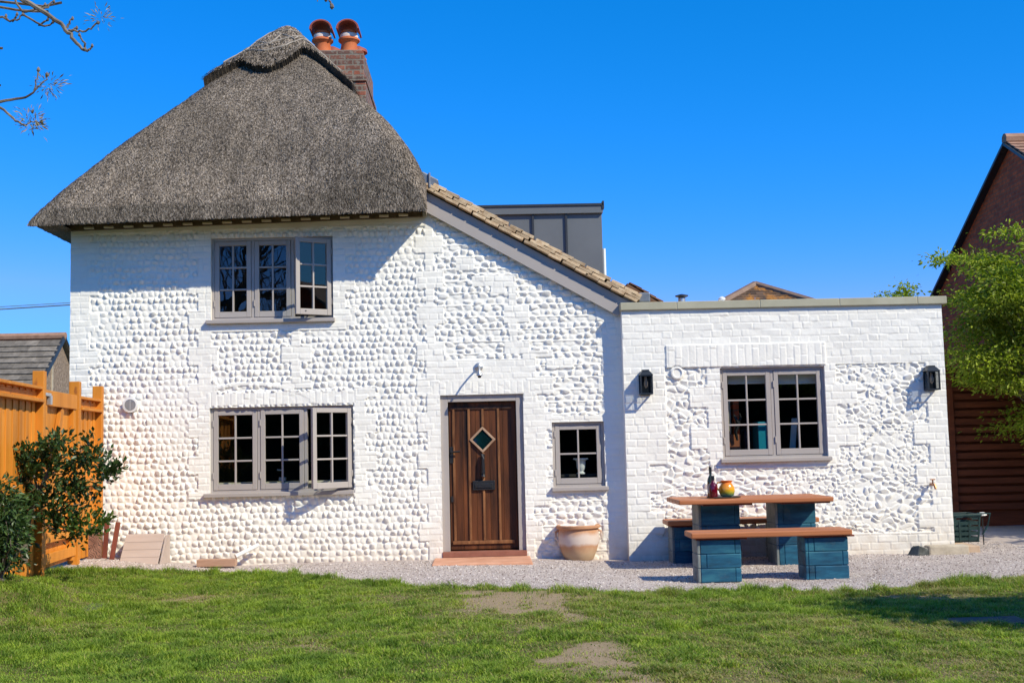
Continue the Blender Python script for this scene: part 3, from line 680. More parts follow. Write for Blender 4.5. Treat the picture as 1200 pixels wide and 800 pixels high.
# block-cut ridge cap with its scalloped edge
def front_xy(px, py):
    d = ray(px, py); e = eL.z; k = (ZA - e) / (YA - YF)
    t = (e + 0.15 - EYE - k * YF) / (d[2] - k * d[1]); return d[0] * t, d[1] * t
edge = [front_xy(*p) for p in ((238, 98), (254, 92), (268, 86), (283, 80), (290, 87), (300, 93), (316, 94), (332, 88), (345, 78), (354, 67), (362, 68), (375, 74), (392, 86), (407, 97), (425, 110))]
EX, EY = [p[0] for p in edge], [p[1] for p in edge]
def cap_keep(x, y):
    tl = (x - XL) / (XA - XL); tr = (XR - x) / (XR - XA); tb = (YB - y) / (YB - YB0)
    return (y > np.interp(x, EX, EY)) & (tl > 0.62) & (tr > 0.5) & (tb > 0.6)
cap_z = lambda x, y: th_z(x, y) + 0.14 + 0.02 * (fbm(x * 12, y * 12, 33, 3) - 0.5)
V, Fq = grid_surface(np.arange(XL, XR, 0.022), np.arange(14.6, 19.5, 0.022), cap_z, cap_keep, drop=0.13, inset=0.10)
S1 = slivers(50000, (XL + 1, XR), (14.8, 17.2), cap_z, 0.045, 0.006, 0.03, RNG, cap_keep)
V, Fq = merge((V, Fq), S1)
cap = link("ridge_cap", np_mesh("ridge_cap", V, Fq), MAT['cap'], thatch)
rd = MB()
def on_cap(px, py):
    x, y = front_xy(px, py); return Vector((x, y - 0.0, float(cap_z(np.array([x]), np.array([y]))[0]) + 0.034))
for ln in (((262, 80), (285, 68), (310, 76), (335, 70), (358, 55), (380, 62), (400, 78)), ((285, 62), (310, 66), (340, 58), (365, 50)), ((285, 70), (300, 56), (316, 66), (330, 52), (345, 60), (356, 48), (372, 58)), ((300, 52), (318, 44), (338, 46), (352, 44))):
    pts = [];
    for (a, c) in zip(ln[:-1], ln[1:]):
        for k in range(6): pts.append(on_cap(a[0] + (c[0] - a[0]) * k / 6, a[1] + (c[1] - a[1]) * k / 6))
    pts.append(on_cap(*ln[-1])); rd.tube(pts, 0.011, 5)
obj("ligger_rod", rd, MAT['rod'], thatch)
# eaves: wall plate, soffit boards, rafter ends
b = MB(); b.beam((XWL - 0.02, YW - 0.045, eL.z + 0.055), (slopeA.x - 0.02, YW - 0.045, eR.z + 0.055), 0.07, 0.11)

obj("soffit", b, MAT['soffit'], cottage)
n = 17
for k in range(n):
    t = (k + 0.6) / n; x = XWL + 0.1 + (slopeA.x - XWL - 0.25) * t; z = eL.z + (eR.z - eL.z) * t + 0.022
    b = MB(); b.box(x - 0.055, x + 0.055, YW - 0.12, YW - 0.005, z - 0.014, z + 0.008)
    obj("rafter_end", b, MAT['cream'], cottage, bevel=0.004)

# ------------------------------------------------------------------ lean-to roof and verge
va, vb = at(500, 209, 13.955), at(752, 345, 13.955)
sl = (vb - va).normalized(); nrm = Vector((-sl.z, 0, sl.x));
roof = MB()
roof.prism([va - nrm * 0.10, vb - nrm * 0.10, vb - nrm * 0.145, va - nrm * 0.145], (0, 5.9, 0))
lean = obj("lean_to_roof", roof, MAT['soffit'], cottage)
tl_ = MB(); tile_slope(tl_, vb - nrm * 0.062 + Vector((0, -0.03, 0)), (0, 1, 0), -sl, 5.9, (vb - va).length, 0.165, 0.105, 0.014, 0.005, 1.6)
obj("roof_tiles", tl_, MAT['tile'], lean)
uc = MB()
L = (vb - va).length; k = 0
while k * 0.17 < L - 0.1:
    s0 = k * 0.17; s1 = min(s0 + 0.165, L)
    for (o0, o1) in ((0.135, 0.100), (0.098, 0.062), (0.060, 0.022)):
        sh = {0.135: 0.0, 0.098: 0.06, 0.060: 0.12}[o0] + random.uniform(-0.02, 0.02); p0, p1 = va + sl * (s0 + sh), va + sl * min(s1 + sh, L)
        j = random.uniform(-0.004, 0.004)
        uc.prism([p0 - nrm * (o0 + j), p1 - nrm * (o0 - 0.006), p1 - nrm * (o1 - 0.006), p0 - nrm * (o1 + 0.004)], (0, 0.2, 0))
    k += 1
uc.v = [(x, y - 0.115, z) for x, y, z in uc.v]
obj("undercloak", uc, MAT['undercloak'], lean, bevel=0.003)
bg_ = MB()
ba, bb = va + sl * 0.0, vb
bg_.prism([ba - nrm * 0.15, bb - nrm * 0.15 - sl * 0.02, bb - nrm * 0.235 - sl * 0.06, ba - nrm * 0.235], (0, 0.03, 0)); bg_.v = [(x, y - 0.03, z) for x, y, z in bg_.v]
o0 = len(bg_.v); bg_.prism([ba - nrm * 0.236, bb - nrm * 0.236 - sl * 0.05, bb - nrm * 0.365 - sl * 0.13, ba - nrm * 0.365], (0, 0.03, 0)); bg_.v = bg_.v[:o0] + [(x, y - 0.045, z) for x, y, z in bg_.v[o0:]]
objs("bargeboard", bg_, MAT['taupe'], cottage, bevel=0.004)
ld = MB(); p = va + sl * 0.02
ld.obox(p - nrm * 0.05 + Vector((0.02, 0.04, 0)), sl, (0, 1, 0), nrm, 0.11, 0.14, 0.075); ld.tube([p + Vector((0.02, -0.11, 0.05)), p + Vector((0.02, -0.115, -0.13))], 0.014, 8)
e0, e1 = at(716, 346, 13.9), at(744, 363, 13.9); ld.box(e0.x, e1.x, 13.93, 13.985, e1.z, e0.z - 0.02); e0, e1 = at(748, 343, 13.95), at(762, 354, 13.95); ld.box(e0.x, e1.x, 13.93, 14.1, e1.z, e0.z)
objs("lead_flashing", ld, MAT['lead'], cottage, bevel=0.015)
rr = MB(); ra, rb = at(735, 330, 14.6), at(785, 360, 14.6); sr = (rb - ra).normalized()
tile_slope(rr, rb, (0, 1, 0), -sr, 4.5, (rb - ra).length, 0.165, 0.105, 0.014, 0.005, 1.6)
rr.prism([ra - Vector((0, 0, 0.02)), rb - Vector((0, 0, 0.02)), rb - Vector((0, 0, 0.2)), ra - Vector((0, 0, 0.2))], (0, 4.5, 0))
obj("rear_roof", rr, MAT['tile'], cottage)

# ------------------------------------------------------------------ dormer
YD = 15.6
a, c = at(545, 252, YD), at(705, 250, YD); bot = at(705, 345, YD)
d = MB(); d.box(a.x, c.x, YD, YD + 2.2, bot.z - 0.3, c.z)
dor = obj("dormer", d, MAT['zinc'], cottage, bevel=0.005)
t = MB(); a2, c2 = at(540, 243, YD - 0.06), at(704.5, 238, YD - 0.06)
t.box(a.x - 0.2, c.x + 0.012, YD - 0.05, YD + 2.3, c.z - 0.002, c2.z - 0.025); obj("fascia", t, MAT['zinc'], dor, bevel=0.004)
t = MB(); t.box(a.x - 0.2, c.x + 0.02, YD - 0.065, YD + 2.3, c2.z - 0.028, c2.z); t.box(c.x + 0.005, c.x + 0.03, YD - 0.065, YD + 2.3, c2.z - 0.07, c2.z + 0.03); obj("roof_edge", t, MAT['zincdark'], dor)
for px in (625, 664):
    x = at(px, 280, YD).x; t = MB(); t.box(x - 0.013, x + 0.013, YD - 0.03, YD + 0.003, bot.z - 0.3, c.z); obj("standing_seam", t, MAT['zincdark'], dor)
t = MB(); p = at(708, 300, YD + 0.3); t.tube([(p.x, YD + 0.3, p.z - 0.6), (p.x, YD + 0.3, p.z + 0.1)], 0.022, 8); obj("soil_pipe", t, MAT['whiteplastic'], dor)

# ------------------------------------------------------------------ chimney
YC = 17.0
ct = at(408, 60, YC).z; cx1 = at(426, 80, YC).x; cx0 = at(368, 80, YC).x; cm = at(425, 92, YC).z; dpt = 1.5
c_ = MB(); c_.box(cx0, cx1, YC, YC + dpt, cm + 0.01, ct); c_.box(cx0 - 0.045, cx1 + 0.045, YC - 0.045, YC + dpt + 0.045, cm - 0.05, cm + 0.012)
c_.box(cx0 - 0.02, cx1 + 0.03, YC - 0.02, YC + dpt + 0.02, 4.6, cm - 0.052)
chim = obj("chimney", c_, MAT['chimbrick'], cottage, bevel=0.008)
def pot(px, y, s=1.0):
    x = at(px, 40, y).x; h = 0.5 * s
    p = MB(); z = ct - 0.01
    p.lathe((x, y, z), [(0.165 * s, 0), (0.15 * s, 0.06), (0.125 * s, h * 0.46), (0.128 * s, h * 0.47), (0.172 * s, h * 0.55), (0.172 * s, h * 0.6), (0.13 * s, h * 0.66), (0.125 * s, h * 0.86), (0.1 * s, h * 0.86)], 20)
    po = obj("chimney_pot", p, MAT['terracotta'], chim, smooth=True)
    return x, z, h
def hood(x, y, z, r, ln):
    m = MB(); n = 14; pr = []
    for rr_ in (r, r - 0.022): pr.append([(x + rr_ * 1.12 * math.cos(math.pi * k / n), z + rr_ * 0.95 * math.sin(math.pi * k / n)) for k in range(n + 1)])
    ring = pr[0] + pr[1][::-1]; N_ = len(ring)
    for k in range(n):
        q4 = [pr[0][k], pr[0][k + 1], pr[1][k + 1], pr[1][k]]
        m.prism([(p[0], y - ln / 2, p[1]) for p in q4], (0, ln, 0))
    return m
for px, y, front in ((378, YC + 0.3, 1), (409, YC + 0.3, 1), (389, YC + 1.05, 0), (419, YC + 1.05, 0)):
    x, z, h = pot(px, y, 0.93 if front else 0.78)
    if front:
        obj("pot_hood", hood(x, y, z + h * 0.82, 0.15, 0.44), MAT['hood'], chim, smooth=True)
        m = MB(); m.lathe((x, y, z + h * 0.62), [(0.128, 0), (0.135, 0.04), (0.123, 0.07)], 18); obj("mortar_band", m, MAT['flaunch'], chim, smooth=True)
    else:
        m = MB(); m.lathe((x, y, z + h * 0.85), [(0.15, 0), (0.14, 0.05), (0.05, 0.1)], 16); obj("pot_cap", m, MAT['hood'], chim, smooth=True)
m = MB(); m.box(cx0 + 0.03, cx1 - 0.03, YC + 0.03, YC + dpt - 0.03, ct, ct + 0.03); obj("flaunching", m, MAT['chimbrick'], chim, bevel=0.01)

# ================================================================== EXTENSION
ext = thing("flat_roofed_extension", "white painted brick and flint single storey extension with a flat parapet and one wide window", "extension", (XJ + 1.9, YX, 0))
XB = [(700, 340, 1130, 427, 0, 0), (700, 340, 760, 670, 0, 20), (730, 420, 781, 545, 0, 0), (809, 420, 846, 545, 0, 21), (830, 420, 846, 545, 0, 0),
      (845, 536, 970, 548, 0, 0), (966, 425, 981, 545, 0, 24), (1090, 400, 1130, 660, 18, 0), (700, 628, 1130, 670, 0, 0), (781, 425, 846, 431, 0, 0)]
solx = prect(780, 403, 967, 429, YX); ctop = at(735, 364, YX).z
PAN = [prect(781, 432, 809, 538, YX)]
def ext_mask(X, Z):
    par = np.floor(Z / 0.24).astype(np.int64) % 2
    m = np.zeros(X.shape, bool)
    def add(x0, y0, x1, y1, tl=0, tr=0):
        nonlocal m
        a, b, c, d = prect(x0, y0, x1, y1, YX); m |= (X > a - tl * .01 * par) & (X < b + tr * .01 * par) & (Z > c) & (Z < d)
    add(690, 330, 1140, 428); add(690, 330, 760, 680, 0, 15); add(690, 420, 781, 545); add(829, 420, 847, 545, 21, 0)
    add(840, 534, 972, 548); add(964, 425, 981, 545, 0, 24); add(1089, 400, 1140, 660, 17, 0); add(690, 627, 1140, 690)
    return m
def ext_h(X, Z):
    X = X.astype(np.float64); Z = Z.astype(np.float64)
    hc = cobbles(X + 0.06 * vnoise(X * 9, Z * 9, 3), Z + 0.06 * vnoise(X * 8, Z * 8, 5), 0.090, 0.066, 0.85, 0.85, 21, 0.016, 0.030, True)
    h2 = cobbles(X + 0.05 * vnoise(X * 11, Z * 11, 13), Z + 0.05 * vnoise(X * 10, Z * 10, 15), 0.062, 0.048, 0.85, 0.85, 25, 0.013, 0.026, True)
    hc = np.where(vnoise(X * 2.2, Z * 2.2, 17) > 0.52, h2, hc)
    hb = 0.016 + bricks(X, Z, 0.232, 0.083, 52, 0.011, 0.0042); hsd = 0.032 + bricks(Z + 5.2, X, 0.40, 0.082, 55, 0.011, 0.0038)
    top = bricks(X, Z, 0.232, 0.083, 57, 0.011, 0.003) + 0.016
    hb = np.where(Z > at(900, 428, YX).z, top, hb)
    a, b, c, d = solx; hb = np.where((X > a) & (X < b) & (Z > c) & (Z < d), hsd, hb)
    h = np.where(ext_mask(X, Z), hb, hc * 0.9 + 0.001)
    v = at(793, 437, YX); rr_ = np.hypot(X - v.x, Z - v.z); h = np.where((rr_ < 0.085), 0.02, h)
    return h + 0.010 * (fbm(X * 0.9, Z * 0.9, 170, 3) - 0.5) + 0.002 * (fbm(X * 40, Z * 40, 171, 2) - 0.5)
relief_wall("front_wall", YX, XJ, XE, -0.14, ctop, 0.008, [prect(*WIN_X, YX)], lambda x: x * 0 + 9, ext_h, MAT['white'], ext, 0.15)
b = MB(); b.box(XJ + 0.002, XJ + 0.2, YX + 0.004, YW + 0.05, -0.14, ctop)
b.box(XE - 0.22, XE - 0.002, YX + 0.004, 18.0, -0.14, ctop - 0.01); b.box(XJ + 0.2, XE - 0.22, 17.8, 18.0, -0.14, ctop - 0.01)
b.box(XJ + 0.25, XE - 0.22, YX + 0.3, 17.8, 2.5, 2.6)
obj("side_wall", b, MAT['white'], ext)
cz0, cz1 = ctop, at(735, 354.5, YX - 0.05).z
xs_ = [XJ - 0.02, at(792, 356, YX).x, at(889, 356, YX).x, at(982, 355, YX).x, at(1073, 353, YX).x, XE + 0.06]
for k in range(5):
    b = MB(); b.box(xs_[k] + 0.004, xs_[k + 1] - 0.004, YX - 0.06, YX + 0.27, cz0, cz1); obj("coping_stone", b, MAT['stone'], ext, bevel=0.006)
m = MB()
for k in range(1, 5): m.box(xs_[k] - 0.0035, xs_[k] + 0.0035, YX - 0.055, YX + 0.26, cz0 + 0.001, cz1 - 0.004)
objs("mortar_joint", m, MAT['cream'], ext)
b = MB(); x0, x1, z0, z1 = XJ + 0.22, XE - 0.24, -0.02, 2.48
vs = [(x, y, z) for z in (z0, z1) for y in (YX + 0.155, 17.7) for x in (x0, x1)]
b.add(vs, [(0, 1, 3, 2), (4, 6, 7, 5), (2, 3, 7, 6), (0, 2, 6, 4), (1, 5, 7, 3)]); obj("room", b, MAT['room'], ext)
wx, (wx0, wx1, wz0, wz1) = make_window(ext, WIN_X, YX, 2, 2, 3, 0.0, 0.03, 0.03, False)
b = MB()
for (p0, p1) in ((852, 905), (907, 963)):
    a, c = at(p0, 433, YX + 0.2), at(p1, 448, YX + 0.2); b.box(a.x, c.x, YX + 0.2, YX + 0.206, c.z, a.z + 0.08); b.tube([(a.x, YX + 0.203, c.z), (c.x, YX + 0.203, c.z)], 0.012, 8)
obj("roller_blind", b, MAT['blind'], wx)
v = at(793, 437, YX); m = MB(); m.lathe((v.x, YX - 0.018, v.z), [(0.066, 0), (0.072, 0.022), (0.055, 0.026), (0.05, 0.012), (0.0, 0.012)], 24, '-y')
tag(obj("round_vent", m, MAT['white'], smooth=True), "small white painted round vent in the flint left of the extension window", "vent")
v = at(154, 474.5, YW); m = MB(); m.lathe((v.x, YW - 0.02, v.z), [(0.088, 0), (0.088, 0.035), (0.066, 0.038), (0.064, 0.02)], 28, '-y'); 
vent = thing("round_vent", "larger white plastic vent with grey grille on the flint wall above the left gate", "vent", (v.x, YW, v.z))
obj("rim", m, MAT['whiteplastic'], vent, smooth=True)
m = MB(); m.lathe((v.x, YW - 0.03, v.z), [(0.066, 0), (0.066, 0.014)], 28, '-y')
for k in range(-4, 5): hw = math.sqrt(max(0.0, 0.062 ** 2 - (k * 0.013) ** 2)); m.box(v.x - hw, v.x + hw, YW - 0.056, YW - 0.043, v.z + k * 0.013 - 0.003, v.z + k * 0.013 + 0.003)
m.box(v.x - 0.004, v.x + 0.004, YW - 0.058, YW - 0.043, v.z - 0.06, v.z + 0.06)
obj("grille", m, mottled("vent_grey", (0.42, 0.42, 0.42), (0.5, 0.5, 0.5), 4, 0.5, 0), vent)
# things on the extension roof
p = at(799, 352, 16.0); m = MB(); m.lathe((p.x, 16.0, p.z - 0.3), [(0.05, 0), (0.05, 0.33)], 14); t_ = thing("flue_pipe", "short grey metal flue with a dark rain cap above the extension parapet", "flue", (p.x, 16, p.z - .3))
obj("pipe", m, MAT['galv'], t_, smooth=True); m = MB(); m.lathe((p.x, 16.0, p.z + 0.055), [(0.02, -0.03), (0.09, 0), (0.09, 0.012), (0.02, 0.03)], 14); obj("rain_cap", m, MAT['black'], t_, smooth=True)
p = at(846, 352, 16.5); m = MB(); m.lathe((p.x, 16.5, p.z - 0.3), [(0.035, 0), (0.035, 0.3), (0.05, 0.31), (0.05, 0.33), (0.015, 0.355)], 12); tag(obj("roof_vent", m, MAT['whiteplastic'], smooth=True), "tiny white capped vent peeping over the extension parapet beside the pyramid roof", "vent")
# ================================================================== FIXTURES ON THE WALLS
def lantern(px, py, label):
    p = at(px, py, YX); x, z = p.x, p.z; t = thing("wall_lantern", label, "wall lamp", (x, YX, z), "wall lanterns on the extension")
    w2, dp, h0, h1 = 0.072, 0.15, -0.115, 0.105
    y1 = YX - 0.03; y0 = y1 - dp
    m = MB(); m.box(x - 0.06, x + 0.06, YX - 0.032, YX - 0.008, z - 0.12, z + 0.13); obj("back_plate", m, MAT['lantern'], t, bevel=0.003)
    m = MB(); r = 0.008
    for sx in (-1, 1):
        for y in (y0 + r, y1 - r): m.box(x + sx * (w2 - r) - r, x + sx * (w2 - r) + r, y - r, y + r, z + h0, z + h1)
        m.box(x + sx * (w2 - r) - r, x + sx * (w2 - r) + r, y0 + 2 * r, y1 - 2 * r, z + h0, z + h0 + 0.016)
    for y in (y0 + r, y1 - r):
        m.box(x - w2 + 2 * r, x + w2 - 2 * r, y - r, y + r, z + h0, z + h0 + 0.016); m.box(x - w2 + 2 * r, x + w2 - 2 * r, y - r, y + r, z + h1 - 0.012, z + h1)
    obj("cage", m, MAT['lantern'], t)
    m = MB(); lo = [(x - w2 - .008, y0 - .008), (x + w2 + .008, y0 - .008), (x + w2 + .008, y1), (x - w2 - .008, y1)]; hi = [(x - 0.045, y0 + .04), (x + 0.045, y0 + .04), (x + 0.045, y1), (x - 0.045, y1)]
    m.add([(a, b_, z + h1) for a, b_ in lo] + [(a, b_, z + h1 + 0.05) for a, b_ in hi], [(3, 2, 1, 0), (4, 5, 6, 7), (0, 1, 5, 4), (1, 2, 6, 5), (2, 3, 7, 6), (3, 0, 4, 7)])
    m.box(x - 0.04, x + 0.04, y0 + .05, y1, z + h1 + 0.0505, z + h1 + 0.066)
    obj("hood", m, MAT['lantern'], t, bevel=0.002)
    m = MB(); c = (y0 + y1) / 2
    m.add([(x - w2 + r, y0 + r, z + h0 + .01), (x + w2 - r, y0 + r, z + h0 + .01), (x + w2 - r, y0 + r, z + h1 - .01), (x - w2 + r, y0 + r, z + h1 - .01),
           (x - w2 + r, y1 - r, z + h0 + .01), (x + w2 - r, y1 - r, z + h0 + .01), (x + w2 - r, y1 - r, z + h1 - .01), (x - w2 + r, y1 - r, z + h1 - .01)], [(0, 1, 2, 3), (0, 4, 7, 3), (1, 5, 6, 2)])
    obj("glass", m, MAT['lampglass'], t)
    m = MB(); m.lathe((x, c, z + 0.0), [(0.012, 0.09), (0.014, 0.05), (0.024, 0.02), (0.02, -0.02), (0.004, -0.04)], 10); obj("bulb", m, mottled("frosted_bulb", (0.6, 0.45, 0.3), (0.7, 0.55, 0.4), 5, 0.3, 0), t, smooth=True)
lantern(755.5, 451, "black box lantern on the white brick between the door wall and the extension window")
lantern(1088, 446, "black box lantern on the white brick near the outer corner beside the green tree")
p = at(561, 430, YW); x, z = p.x, p.z
t = thing("door_lamp", "small galvanised swan neck lamp on a round plate over the oak front door", "wall lamp", (x, YW, z))
m = MB(); m.lathe((x, YW - 0.015, z), [(0.05, 0), (0.05, 0.018), (0.032, 0.03), (0.016, 0.042)], 18, '-y'); obj("wall_plate", m, MAT['galv'], t, smooth=True)
m = MB(); m.tube([(x, YW - 0.04, z), (x + 0.003, YW - 0.12, z + 0.01), (x + 0.006, YW - 0.20, z + 0.005), (x + 0.008, YW - 0.27, z - 0.03), (x + 0.008, YW - 0.285, z - 0.07)], 0.011, 10); obj("arm", m, MAT['galv'], t, smooth=True)
m = MB(); m.lathe((x + 0.008, YW - 0.285, z - 0.115), [(0.024, -0.01), (0.037, 0.0), (0.034, 0.02), (0.02, 0.04), (0.015, 0.055)], 16); obj("shade", m, MAT['galv'], t, smooth=True)
m = MB(); m.lathe((x + 0.008, YW - 0.285, z - 0.145), [(0.01, 0.0), (0.02, 0.008), (0.02, 0.024)], 10); obj("bulb", m, MAT['black'], t, smooth=True)
p = at(1090, 567, YX); x, z = p.x, p.z
t = thing("garden_tap", "small aged brass tap sticking out of the white wall near the extension corner", "tap", (x, YX, z))
m = MB(); m.tube([(x, YX, z), (x, YX - 0.07, z), (x + 0.004, YX - 0.13, z - 0.005), (x + 0.006, YX - 0.15, z - 0.05)], [0.014, 0.016, 0.017, 0.014], 8); obj("spout", m, MAT['copper'], t, smooth=True)
m = MB(); m.tube([(x, YX - 0.085, z), (x, YX - 0.085, z + 0.055)], 0.009, 8); m.box(x - 0.03, x + 0.03, YX - 0.092, YX - 0.078, z + 0.05, z + 0.062); obj("handle", m, MAT['copper'], t, bevel=0.003)

# ================================================================== INSIDE THE WINDOWS
p = at(681, 553, YW + 0.17); x, z = p.x, p.z
m = MB(); m.lathe((x, YW + 0.17, z - 0.02), [(0.05, 0), (0.05, 0.012), (0.03, 0.03), (0.045, 0.05), (0.054, 0.09), (0.056, 0.15), (0.068, 0.165), (0.092, 0.17), (0.088, 0.185), (0.06, 0.18)], 20)
tag(obj("plaster_urn", m, MAT['whiteplastic'], smooth=True), "white plaster urn standing on the sill inside the small square window", "urn")
m = MB(); m.box(x - 0.25, x + 0.25, YW + 0.157, YW + 0.4, z - 0.05, z - 0.021); tag(obj("shelf", m, MAT['room']), "dim shelf inside the small window carrying the white urn", "shelf")
def inside(name, label, cat, mat, px0, py0, px1, py1, Y, dp, bev=0.006, lean=0.0):
    a, c = at(px0, py0, Y), at(px1, py1, Y); m = MB(); m.box(a.x, c.x, Y, Y + dp, c.z, a.z)
    if lean: m.v = [(x_ + (lean if z_ > (a.z + c.z) / 2 else 0), y_, z_) for x_, y_, z_ in m.v]
    return tag(obj(name, m, mat, bevel=bev), label, cat)
inside("brick_pier", "red brick pier seen inside through the left panes of the extension window", "brick pier", MAT['housebrick'], 858.5, 470, 869, 556, YX + 0.33, 0.3)
inside("cream_panel", "pale cream panel inside to the left of the indoor brick pier", "panel", MAT['cream'], 840, 470, 858, 530, YX + 0.34, 0.05)
inside("wooden_cabinet", "reddish wooden cabinet inside below the indoor brick pier", "cabinet", mottled("red_cabinet_wood", (0.3, 0.09, 0.03), (0.38, 0.13, 0.05), 5, 0.5, 0.1), 846, 509, 870, 560, YX + 0.26, 0.06)
inside("teal_cupboard", "bright teal painted cupboard inside behind the middle of the extension window", "cupboard", MAT['teal'], 888, 494, 902, 560, YX + 0.30, 0.3)
inside("tilted_board", "pale board leaning at an angle inside the right half of the window", "board", mottled("pale_grey_board", (0.45, 0.48, 0.48), (0.52, 0.55, 0.55), 3, 0.6, 0), 922, 490, 931, 545, YX + 0.35, 0.02, 0.002, 0.06)
p = at(884, 520, YX + 0.6); m = MB(); m.lathe((p.x - 0.03, YX + 0.9, p.z - 0.3), [(0.1, 0), (0.12, 0.35), (0.1, 0.46), (0.02, 0.5)], 14); m.tube([(p.x - 0.1, YX + 0.85, p.z + 0.14), (p.x - 0.02, YX + 0.84, p.z + 0.22), (p.x + 0.05, YX + 0.84, p.z + 0.16)], 0.03, 8)
tag(obj("dark_chair_back", m, MAT['black'], smooth=True), "dark rounded chair back inside to the left of the teal cupboard", "chair")
p = at(863, 486, YX + 0.22)
m = MB(); m.tube([(p.x, YX + .22, p.z - 0.3), (p.x - 0.02, YX + .22, p.z - 0.2), (p.x + 0.02, YX + .22, p.z - 0.1), (p.x - 0.03, YX + .22, p.z)], [0.012, 0.022, 0.03, 0.012], 8); m.tube([(p.x, YX + .22, p.z - 0.12), (p.x + 0.05, YX + .22, p.z - 0.04), (p.x + 0.04, YX + .22, p.z + 0.02)], [0.02, 0.014, 0.006], 6)
tag(obj("dark_ornament", m, MAT['black'], smooth=True), "dark branching ornament inside in front of the indoor brick pier", "ornament")
p = at(325, 557, YW + 0.3); m = MB(); m.tube([(p.x + 0.06, YW + 0.3, p.z - 0.02), (p.x + 0.06, YW + 0.3, p.z + 0.06), (p.x, YW + 0.28, p.z + 0.07)], 0.012, 8); m.box(p.x + 0.02, p.x + 0.1, YW + 0.28, YW + 0.34, p.z - 0.06, p.z - 0.02)
tag(obj("kitchen_tap", m, MAT['galv'], bevel=0.002), "shiny tap inside behind the middle light of the downstairs window", "tap")

# ================================================================== PICNIC SET
def sleeper_leg(x0, x1, y0, y1, z0, z1, flip):
    m = MB(); n = 3; hh = (z1 - z0) / n; e = 0.055; sd = 0.03
    for k in range(n):
        a, b_ = z0 + hh * k + 0.0025, z0 + hh * (k + 1) - 0.0025
        endr = (k % 2 == 0) != flip
        xs0, xs1 = x0 + sd, x1
        if endr: m.box(xs0, xs1 - e - 0.003, y0, y1, a, b_); m.box(xs1 - e, xs1, y0 + 0.002, y1 - 0.002, a, b_)
        else: m.box(xs0, xs0 + e, y0 + 0.002, y1 - 0.002, a, b_); m.box(xs0 + e + 0.003, xs1, y0, y1, a, b_)
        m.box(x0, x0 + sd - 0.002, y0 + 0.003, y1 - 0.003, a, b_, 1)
    m.box(x0 + 0.008, x1 - 0.008, y0 + 0.01, y1 - 0.01, z0 + 0.001, z1 - 0.001)
    return m
def furniture(name, label, cat, pxl, pxr, Yleg, dleg, Ytop, dtop, ztop, th, legs, group=None):
    """legs: (px0, px1) of the leg fronts; pxl, pxr: ends of the top's front edge"""
    zt = ztop - 0.045
    xa, xb = at(pxl, 600, Ytop).x, at(pxr, 600, Ytop).x
    t = thing(name, label, cat, ((xa + xb) / 2, Yleg + dleg / 2, -0.045), group)
    m = MB(); nb = max(2, int(round(dtop / 0.22))); wd = dtop / nb
    for k in range(nb): m.box(xa, xb, Ytop + wd * k + 0.0015, Ytop + wd * (k + 1) - 0.0015, zt - th, zt)
    m.v = [(x, y, z) for x, y, z in m.v]
    obj("top", m, MAT['topwood'], t, bevel=0.012)
    for k, (a, b_) in enumerate(legs):
        x0, x1 = at(a, 640, Yleg).x, at(b_, 640, Yleg).x
        obj("leg", sleeper_leg(x0 - 0.0, x1, Yleg, Yleg + dleg, -0.06, zt - th - 0.018, bool(k)), [MAT['blue'], MAT['blue'] if (k and Yleg < 12) else MAT['faded']], t, bevel=0.007)  # left ends painted paler for sky light, right front-bench leg kept dark for shade
        m = MB(); m.box(x0 - 0.01, x1 + 0.06, Ytop + 0.04, Ytop + dtop - 0.04, zt - th - 0.017, zt - th - 0.001); obj("batten", m, MAT['redwood'], t, bevel=0.003)
    return t, xa, xb, zt
furniture("garden_bench", "blue sleeper legged bench nearest the lawn in front of the table", "bench", 809, 998, 11.5, 0.30, 11.44, 0.40, 0.462, 0.055, ((817, 868), (943.5, 994)), "picnic benches either side of the table")
furniture("garden_bench", "blue sleeper legged bench pushed against the white wall behind the table", "bench", 782, 960, 13.38, 0.30, 13.33, 0.41, 0.462, 0.055, ((788, 833), (905, 948)), "picnic benches either side of the table")
tab, ta, tb_, tz = furniture("garden_table", "blue sleeper legged table with an orange brown board top between two benches", "table", 796, 978, 12.82, 0.42, 12.42, 0.86, 0.728, 0.05, ((820, 868.5), (910, 957.5)))
pt = at(848, 579, 12.78)
m = MB(); m.lathe((pt.x, 12.78, tz + 0.001), [(0.17, 0), (0.185, 0.012), (0.178, 0.014), (0.165, 0.006)], 28); tag(obj("serving_tray", m, MAT['slab'], smooth=True), "round dark grey tray on the blue legged garden table", "tray")
def bottle(px, y, h, r, mat, label, capm, lab=None):
    x = at(px, 570, y).x; z = tz + 0.010; t = thing("bottle", label, "bottle", (x, y, z))
    m = MB(); m.lathe((x, y, z), [(r * .92, 0), (r, 0.01), (r, h * .52), (r * .8, h * .62), (r * .36, h * .72), (r * .34, h * .99)], 18); obj("glass_body", m, mat, t, smooth=True)
    m = MB(); m.lathe((x, y, z + h * .8), [(r * .4, 0), (r * .42, h * .21), (r * .3, h * .212)], 14); obj("capsule", m, capm, t, smooth=True)
    if lab: m = MB(); m.lathe((x, y, z + h * .16), [(r * 1.012, 0), (r * 1.014, h * .27)], 18); obj("paper_label", m, lab, t, smooth=True)
gb = NB("dark_green_bottle_glass"); gm = gb.done((0.03, 0.035, 0.008), 0.08, spec=0.8)
rb = NB("deep_red_bottle_glass"); rm = rb.done((0.10, 0.002, 0.012), 0.08, spec=0.8)
bottle(833, 12.86, 0.315, 0.038, gm, "tall dark green wine bottle with a pale label on the tray", MAT['lantern'], mottled("bottle_label_paper", (0.25, 0.2, 0.2), (0.6, 0.55, 0.5), 30, 0.8, 0))
